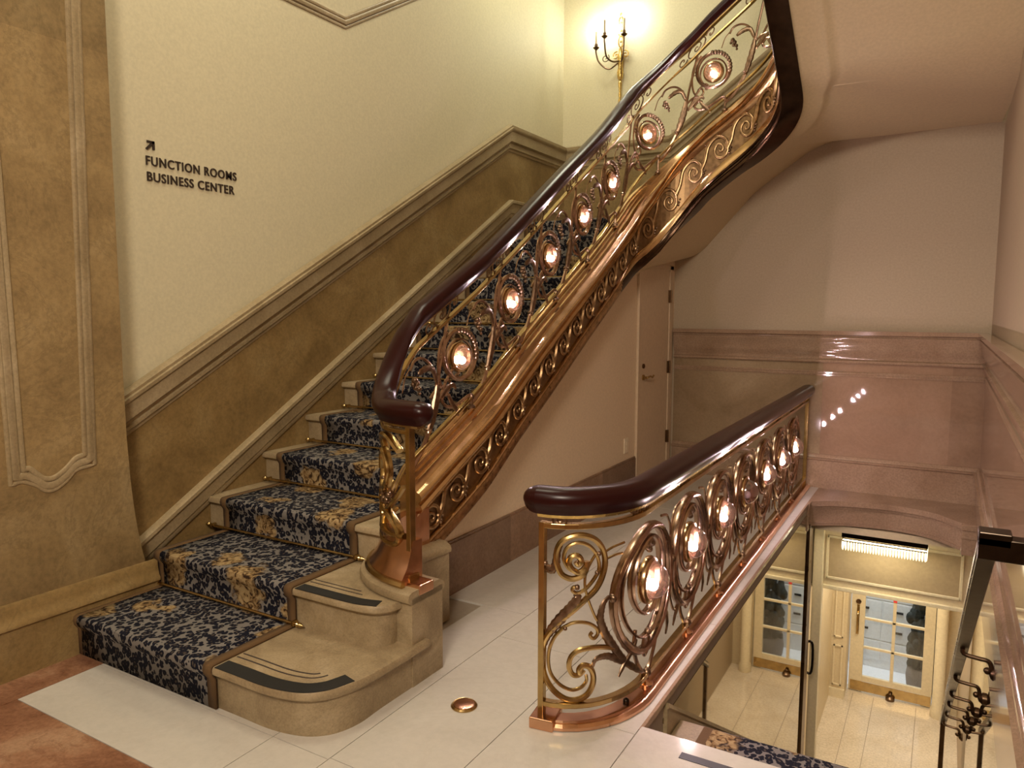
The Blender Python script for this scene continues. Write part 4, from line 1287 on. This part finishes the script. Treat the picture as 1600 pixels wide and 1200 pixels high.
for i in range(200):
    z = random.uniform(.27, 1.7); r = .20 * (1 - .25 * abs(z - .8)) * math.sqrt(random.random()); a = random.uniform(0, 2 * PI)
    m.ball((-0.03 + r * math.cos(a), 10.15 + r * math.sin(a), ZLOW + z), random.uniform(.035, .07), 6, (1, 1, 1.5))
m.build('foliage', 'darkgreen', o, True)

# end of the mirrored wall: bronze mullion, then a steel-edged glass door standing open with its pull
struct(bx('trim_stairwell_mullion', (XO - .07, 6.80, ZLOW), (XO + .02, 6.98, -0.20), 'bracket', bevel=0.004))
o = thing('glass_door', 'open glass door leaf with steel edge and dark pull beside the bronze mullion', 'door', (XO - .02, 7.0, ZLOW))
bx('pane', (XO - .035, 7.04, ZLOW + .03), (XO - .023, 7.24, -0.55), 'glass', o)
bx('edge_rail', (XO - .05, 6.99, ZLOW + .01), (XO - .01, 7.05, -0.53), 'steel', o, 0.004)
m = MB(); m.tube(crom([(XO - .012, 7.10, -1.70), (XO + .04, 7.10, -1.68), (XO + .04, 7.10, -1.42), (XO - .012, 7.10, -1.40)], 4), .012, 8); m.build('pull_handle', 'blackmetal', o, True)

# crystal ceiling light
CHX0, CHX1, CHY0, CHY1, CHZ = -0.735, -0.055, 7.12, 7.36, -0.375
o = thing('crystal_ceiling_light', 'rectangular crystal ceiling light glowing under the curved ledge', 'chandelier', (-0.4, 7.24, -0.30))
bx('canopy', (CHX0, CHY0, CHZ), (CHX1, CHY1, -0.302), 'blackmetal', o, 0.005)
bx('light_tray', (CHX0 + .02, CHY0 + .03, CHZ - .035), (CHX1 - .02, CHY1 - .03, CHZ), 'tube', o)
m = MB()
for z in (-.008, -.032):
    m.box((CHX0 + .005, CHY0 + .005, CHZ + z - .006), (CHX1 - .005, CHY0 + .015, CHZ + z + .006)); m.box((CHX0 + .005, CHY1 - .015, CHZ + z - .006), (CHX1 - .005, CHY1 - .005, CHZ + z + .006))
m.build('crystal_rail', 'goldbrass', o)
cr = MB(); cr.lathe([(.001, 0), (.0085, -.010), (.0085, -.060), (.006, -.078), (.001, -.088)], (0, 0, 0), 6)
proto = cr.build('crystal_drop', 'crystal', o)
spots = [(CHX0 + .015 + (CHX1 - CHX0 - .03) * i / 29, CHY0 + .008) for i in range(30)] + [(CHX0 + .015 + (CHX1 - CHX0 - .03) * i / 29, CHY1 - .008) for i in range(30)] + \
        [(xx, CHY0 + .03 + .18 * i / 7) for xx in (CHX0 + .008, CHX1 - .008) for i in range(8)]
for i, (x, y) in enumerate(spots):
    c = proto if i == 0 else proto.copy()
    if i: COL.objects.link(c); c.parent = o
    c.matrix_parent_inverse = Matrix.Identity(4)
    c.location = (x + 0.4, y - 7.24, CHZ - .03 + 0.30)
light('crystal_light', 'POINT', (-0.4, 7.24, -0.62), 1.2, (1.0, 0.90, 0.62), 0.12)

# black handrail on the right wall
HR = thing('wall_handrail', 'black metal handrail sloping down the right wall on brackets', 'handrail', (0.14, 2.75, 0.9))
hx, hy, hz = 0.145, 2.76, 0.915
L_ = 5.0
m = MB()
pr = [(-.026, -.03), (.026, -.03), (.026, .02), (.018, .03), (-.018, .03), (-.026, .02)]
m.rows([[(hx + a, y, hz - LS * (y - hy) + b * 1.15) for a, b in pr] for y in (hy, hy + L_)])
m.build('rail', 'blackmetal', HR, bevel=0.003)
m = MB(); m.box((hx - .03, hy - .045, hz - .045), (XR - .02, hy + .02, hz + .028)); m.box((hx - .03, hy - .045, hz + .0), (hx + .06, hy + .03, hz + .045)); m.build('return_arm', 'blackmetal', HR, bevel=0.004)
m = MB(); m.rows([[(hx - .030 + a, y, hz - LS * (y - hy) + b) for a, b in ((0, -.012), (.005, -.012), (.005, .012), (0, .012))] for y in (hy + .02, hy + L_)]); m.build('edge_strip', 'steel', HR)
for t_ in (1.5, 2.3, 2.95, 3.45, 4.05, 4.7):
    y = hy + t_; z = hz - LS * (y - hy) - .035
    m = MB(); m.tube(crom([(hx, y, z + .02), (hx + .005, y, z - .02), (hx + .06, y, z - .03), (hx + .11, y, z - .035), (hx + .125, y, z - .06), (hx + .13, y, z - .11)], 4), .011, 8)
    m.lathe([(.035, 0), (.035, .012), (.02, .03)], (XR - .012, y, z - .10), 12, (-1, 0, 0)); m.ball((hx + .11, y, z - .085), .018, 8)
    m.build('bracket', 'bracket', HR, True)
yb_ = hy + L_ - .02
m = MB(); m.box((hx - .02, yb_ - .02, ZLOW), (hx + .02, yb_ + .02, hz - LS * (yb_ - hy))); m.build('end_post', 'bracket', HR, bevel=0.004)

# ------------------------------------------------------------------ wall sign
sg = thing('wall_sign', 'dark raised letters and arrow reading FUNCTION ROOMS BUSINESS CENTER on the cream wall', 'sign', (XL, 2.5, 2.45))


def text_line(txt, y0, y1, z, h, name):
    cu = bpy.data.curves.new(name, 'FONT')
    cu.body = txt; cu.size = 1.0; cu.extrude = 0.05; cu.offset = 0.011; cu.space_character = 1.12
    t = bpy.data.objects.new(name, cu); COL.objects.link(t)
    bpy.context.view_layer.update()
    dg = bpy.context.evaluated_depsgraph_get()
    me = bpy.data.meshes.new_from_object(t.evaluated_get(dg))
    bpy.data.objects.remove(t)
    co = np.array([v.co[:] for v in me.vertices])
    mn, mx = co.min(0), co.max(0)
    for v in me.vertices:
        a = (v.co.x - mn[0]) / (mx[0] - mn[0]); b = (v.co.y - mn[1]) / (mx[1] - mn[1]); e = (v.co.z - mn[2]) / (mx[2] - mn[2])
        v.co = (XL + 0.001 + e * 0.006, y0 + (y1 - y0) * a, z + h * b)
    # one part per letter: gather connected pieces that overlap along the line
    par = list(range(len(me.vertices)))
    def root(i):
        while par[i] != i:
            par[i] = par[par[i]]; i = par[i]
        return i
    for e in me.edges:
        a, b = root(e.vertices[0]), root(e.vertices[1])
        if a != b: par[a] = b
    isl = {}
    for i in range(len(me.vertices)): isl.setdefault(root(i), []).append(i)
    sp = sorted((min(me.vertices[i].co.y for i in v), max(me.vertices[i].co.y for i in v), k) for k, v in isl.items())
    groups = []
    for lo_, hi_, k in sp:
        if groups and lo_ < groups[-1][0] - 0.002:
            groups[-1][0] = max(hi_, groups[-1][0]); groups[-1][1].append(k)
        else:
            groups.append([hi_, [k]])
    for hi_, ks in groups:
        ids = {v: n for n, v in enumerate(v for k in ks for v in isl[k])}
        g = MB()
        g.add([me.vertices[v].co[:] for v in ids], [tuple(ids[v] for v in p.vertices) for p in me.polygons if p.vertices[0] in ids])
        g.build(name, 'letter', sg)
    bpy.data.meshes.remove(me)


text_line('FUNCTION ROOMS', 2.487, 3.066, 2.410, 0.049, 'letter')
text_line('BUSINESS CENTER', 2.490, 3.048, 2.328, 0.049, 'letter')
m = MB()
def flatbar(m, a, b, w):
    a = np.array(a); b = np.array(b); t = (b - a) / np.hypot(*(b - a)); n = np.array((-t[1], t[0])) * w
    m.prism([tuple(a - n), tuple(b - n), tuple(b + n), tuple(a + n)], lambda p, q, d: (d, p, q), XL + .001, XL + .007)
flatbar(m, (2.492, 2.492), (2.532, 2.532), .006); flatbar(m, (2.497, 2.533), (2.54, 2.533), .006); flatbar(m, (2.534, 2.494), (2.534, 2.539), .006)
m.build('arrow', 'letter', sg)

# ------------------------------------------------------------------ candle sconce on the landing wall
SX, SZ, SY = -3.04, 4.22, YB
sc = thing('wall_sconce', 'gilt three candle wall sconce glowing above the stair landing', 'sconce', (SX, SY, SZ))
m = MB()
pf = [(.001, -.47), (.014, -.455), (.018, -.42), (.010, -.40), (.016, -.37), (.011, -.34), (.016, -.30), (.020, -.25), (.012, -.23), (.030, -.19), (.034, -.14), (.022, -.09), (.030, -.05), (.034, 0), (.020, .04), (.018, .09), (.001, .10)]
m.lathe(pf, (SX, SY - .045, SZ), 12)
for (zc, rx, rz) in ((.16, .026, .055), (.265, .030, .055), (.355, .024, .045)):
    m.tube([(SX + rx * math.cos(a), SY - .04, SZ + zc + rz * math.sin(a)) for a in np.linspace(0, 2 * PI, 20)[:-1]], .007, 6, True)
    m.ball((SX, SY - .04, SZ + zc), .012, 8)
m.ball((SX, SY - .04, SZ + .42), .014, 8, (1, 1, 1.8))
for sgn in (-1, 1):
    m.tube([(SX + sgn * (.05 + u), SY - .04, SZ + .03 + v) for u, v in spiral(0, 0, .006, .04, 0, 1.3, 16)], .007, 6)
m.box((SX - .012, SY - .05, SZ - .12), (SX + .012, SY, SZ + .05))
m.build('backplate', 'goldbrass', sc, True)
for (dx, dy, zt, zr) in ((-.225, -.10, .10, -.11), (-.09, -.20, .16, -.06), (.09, -.13, .17, -.06)):
    m = MB()
    m.tube(crom([(SX, SY - .05, SZ - .03), (SX + dx * .45, SY - .05 + dy * .5, SZ + zr), (SX + dx * .85, SY - .05 + dy * .9, SZ + zr * .4), (SX + dx, SY - .05 + dy, SZ + zt - .05), (SX + dx, SY - .05 + dy, SZ + zt)], 6), .009, 8)
    c_ = (SX + dx, SY - .05 + dy, SZ + zt)
    m.lathe([(.008, -.02), (.030, .0), (.034, .006), (.014, .010), (.018, .035), (.012, .045)], c_, 12)
    if dx < -.2:
        m.tube([(SX + dx * .62 + u, SY - .05 + dy * .6, SZ + .0 + v) for u, v in spiral(0, 0, .008, .045, -1.2, 1.3, 18)], .005, 6)
    arm = m.build('arm', 'bracket', sc, True)
    m = MB(); m.lathe([(.011, .04), (.011, .165)], c_, 10); m.build('candle', 'candle', arm, True)
    m = MB(); m.lathe([(.006, .165), (.013, .18), (.015, .195), (.009, .215), (.002, .24)], c_, 10); m.build('flame_bulb', 'candlebulb', arm, True)
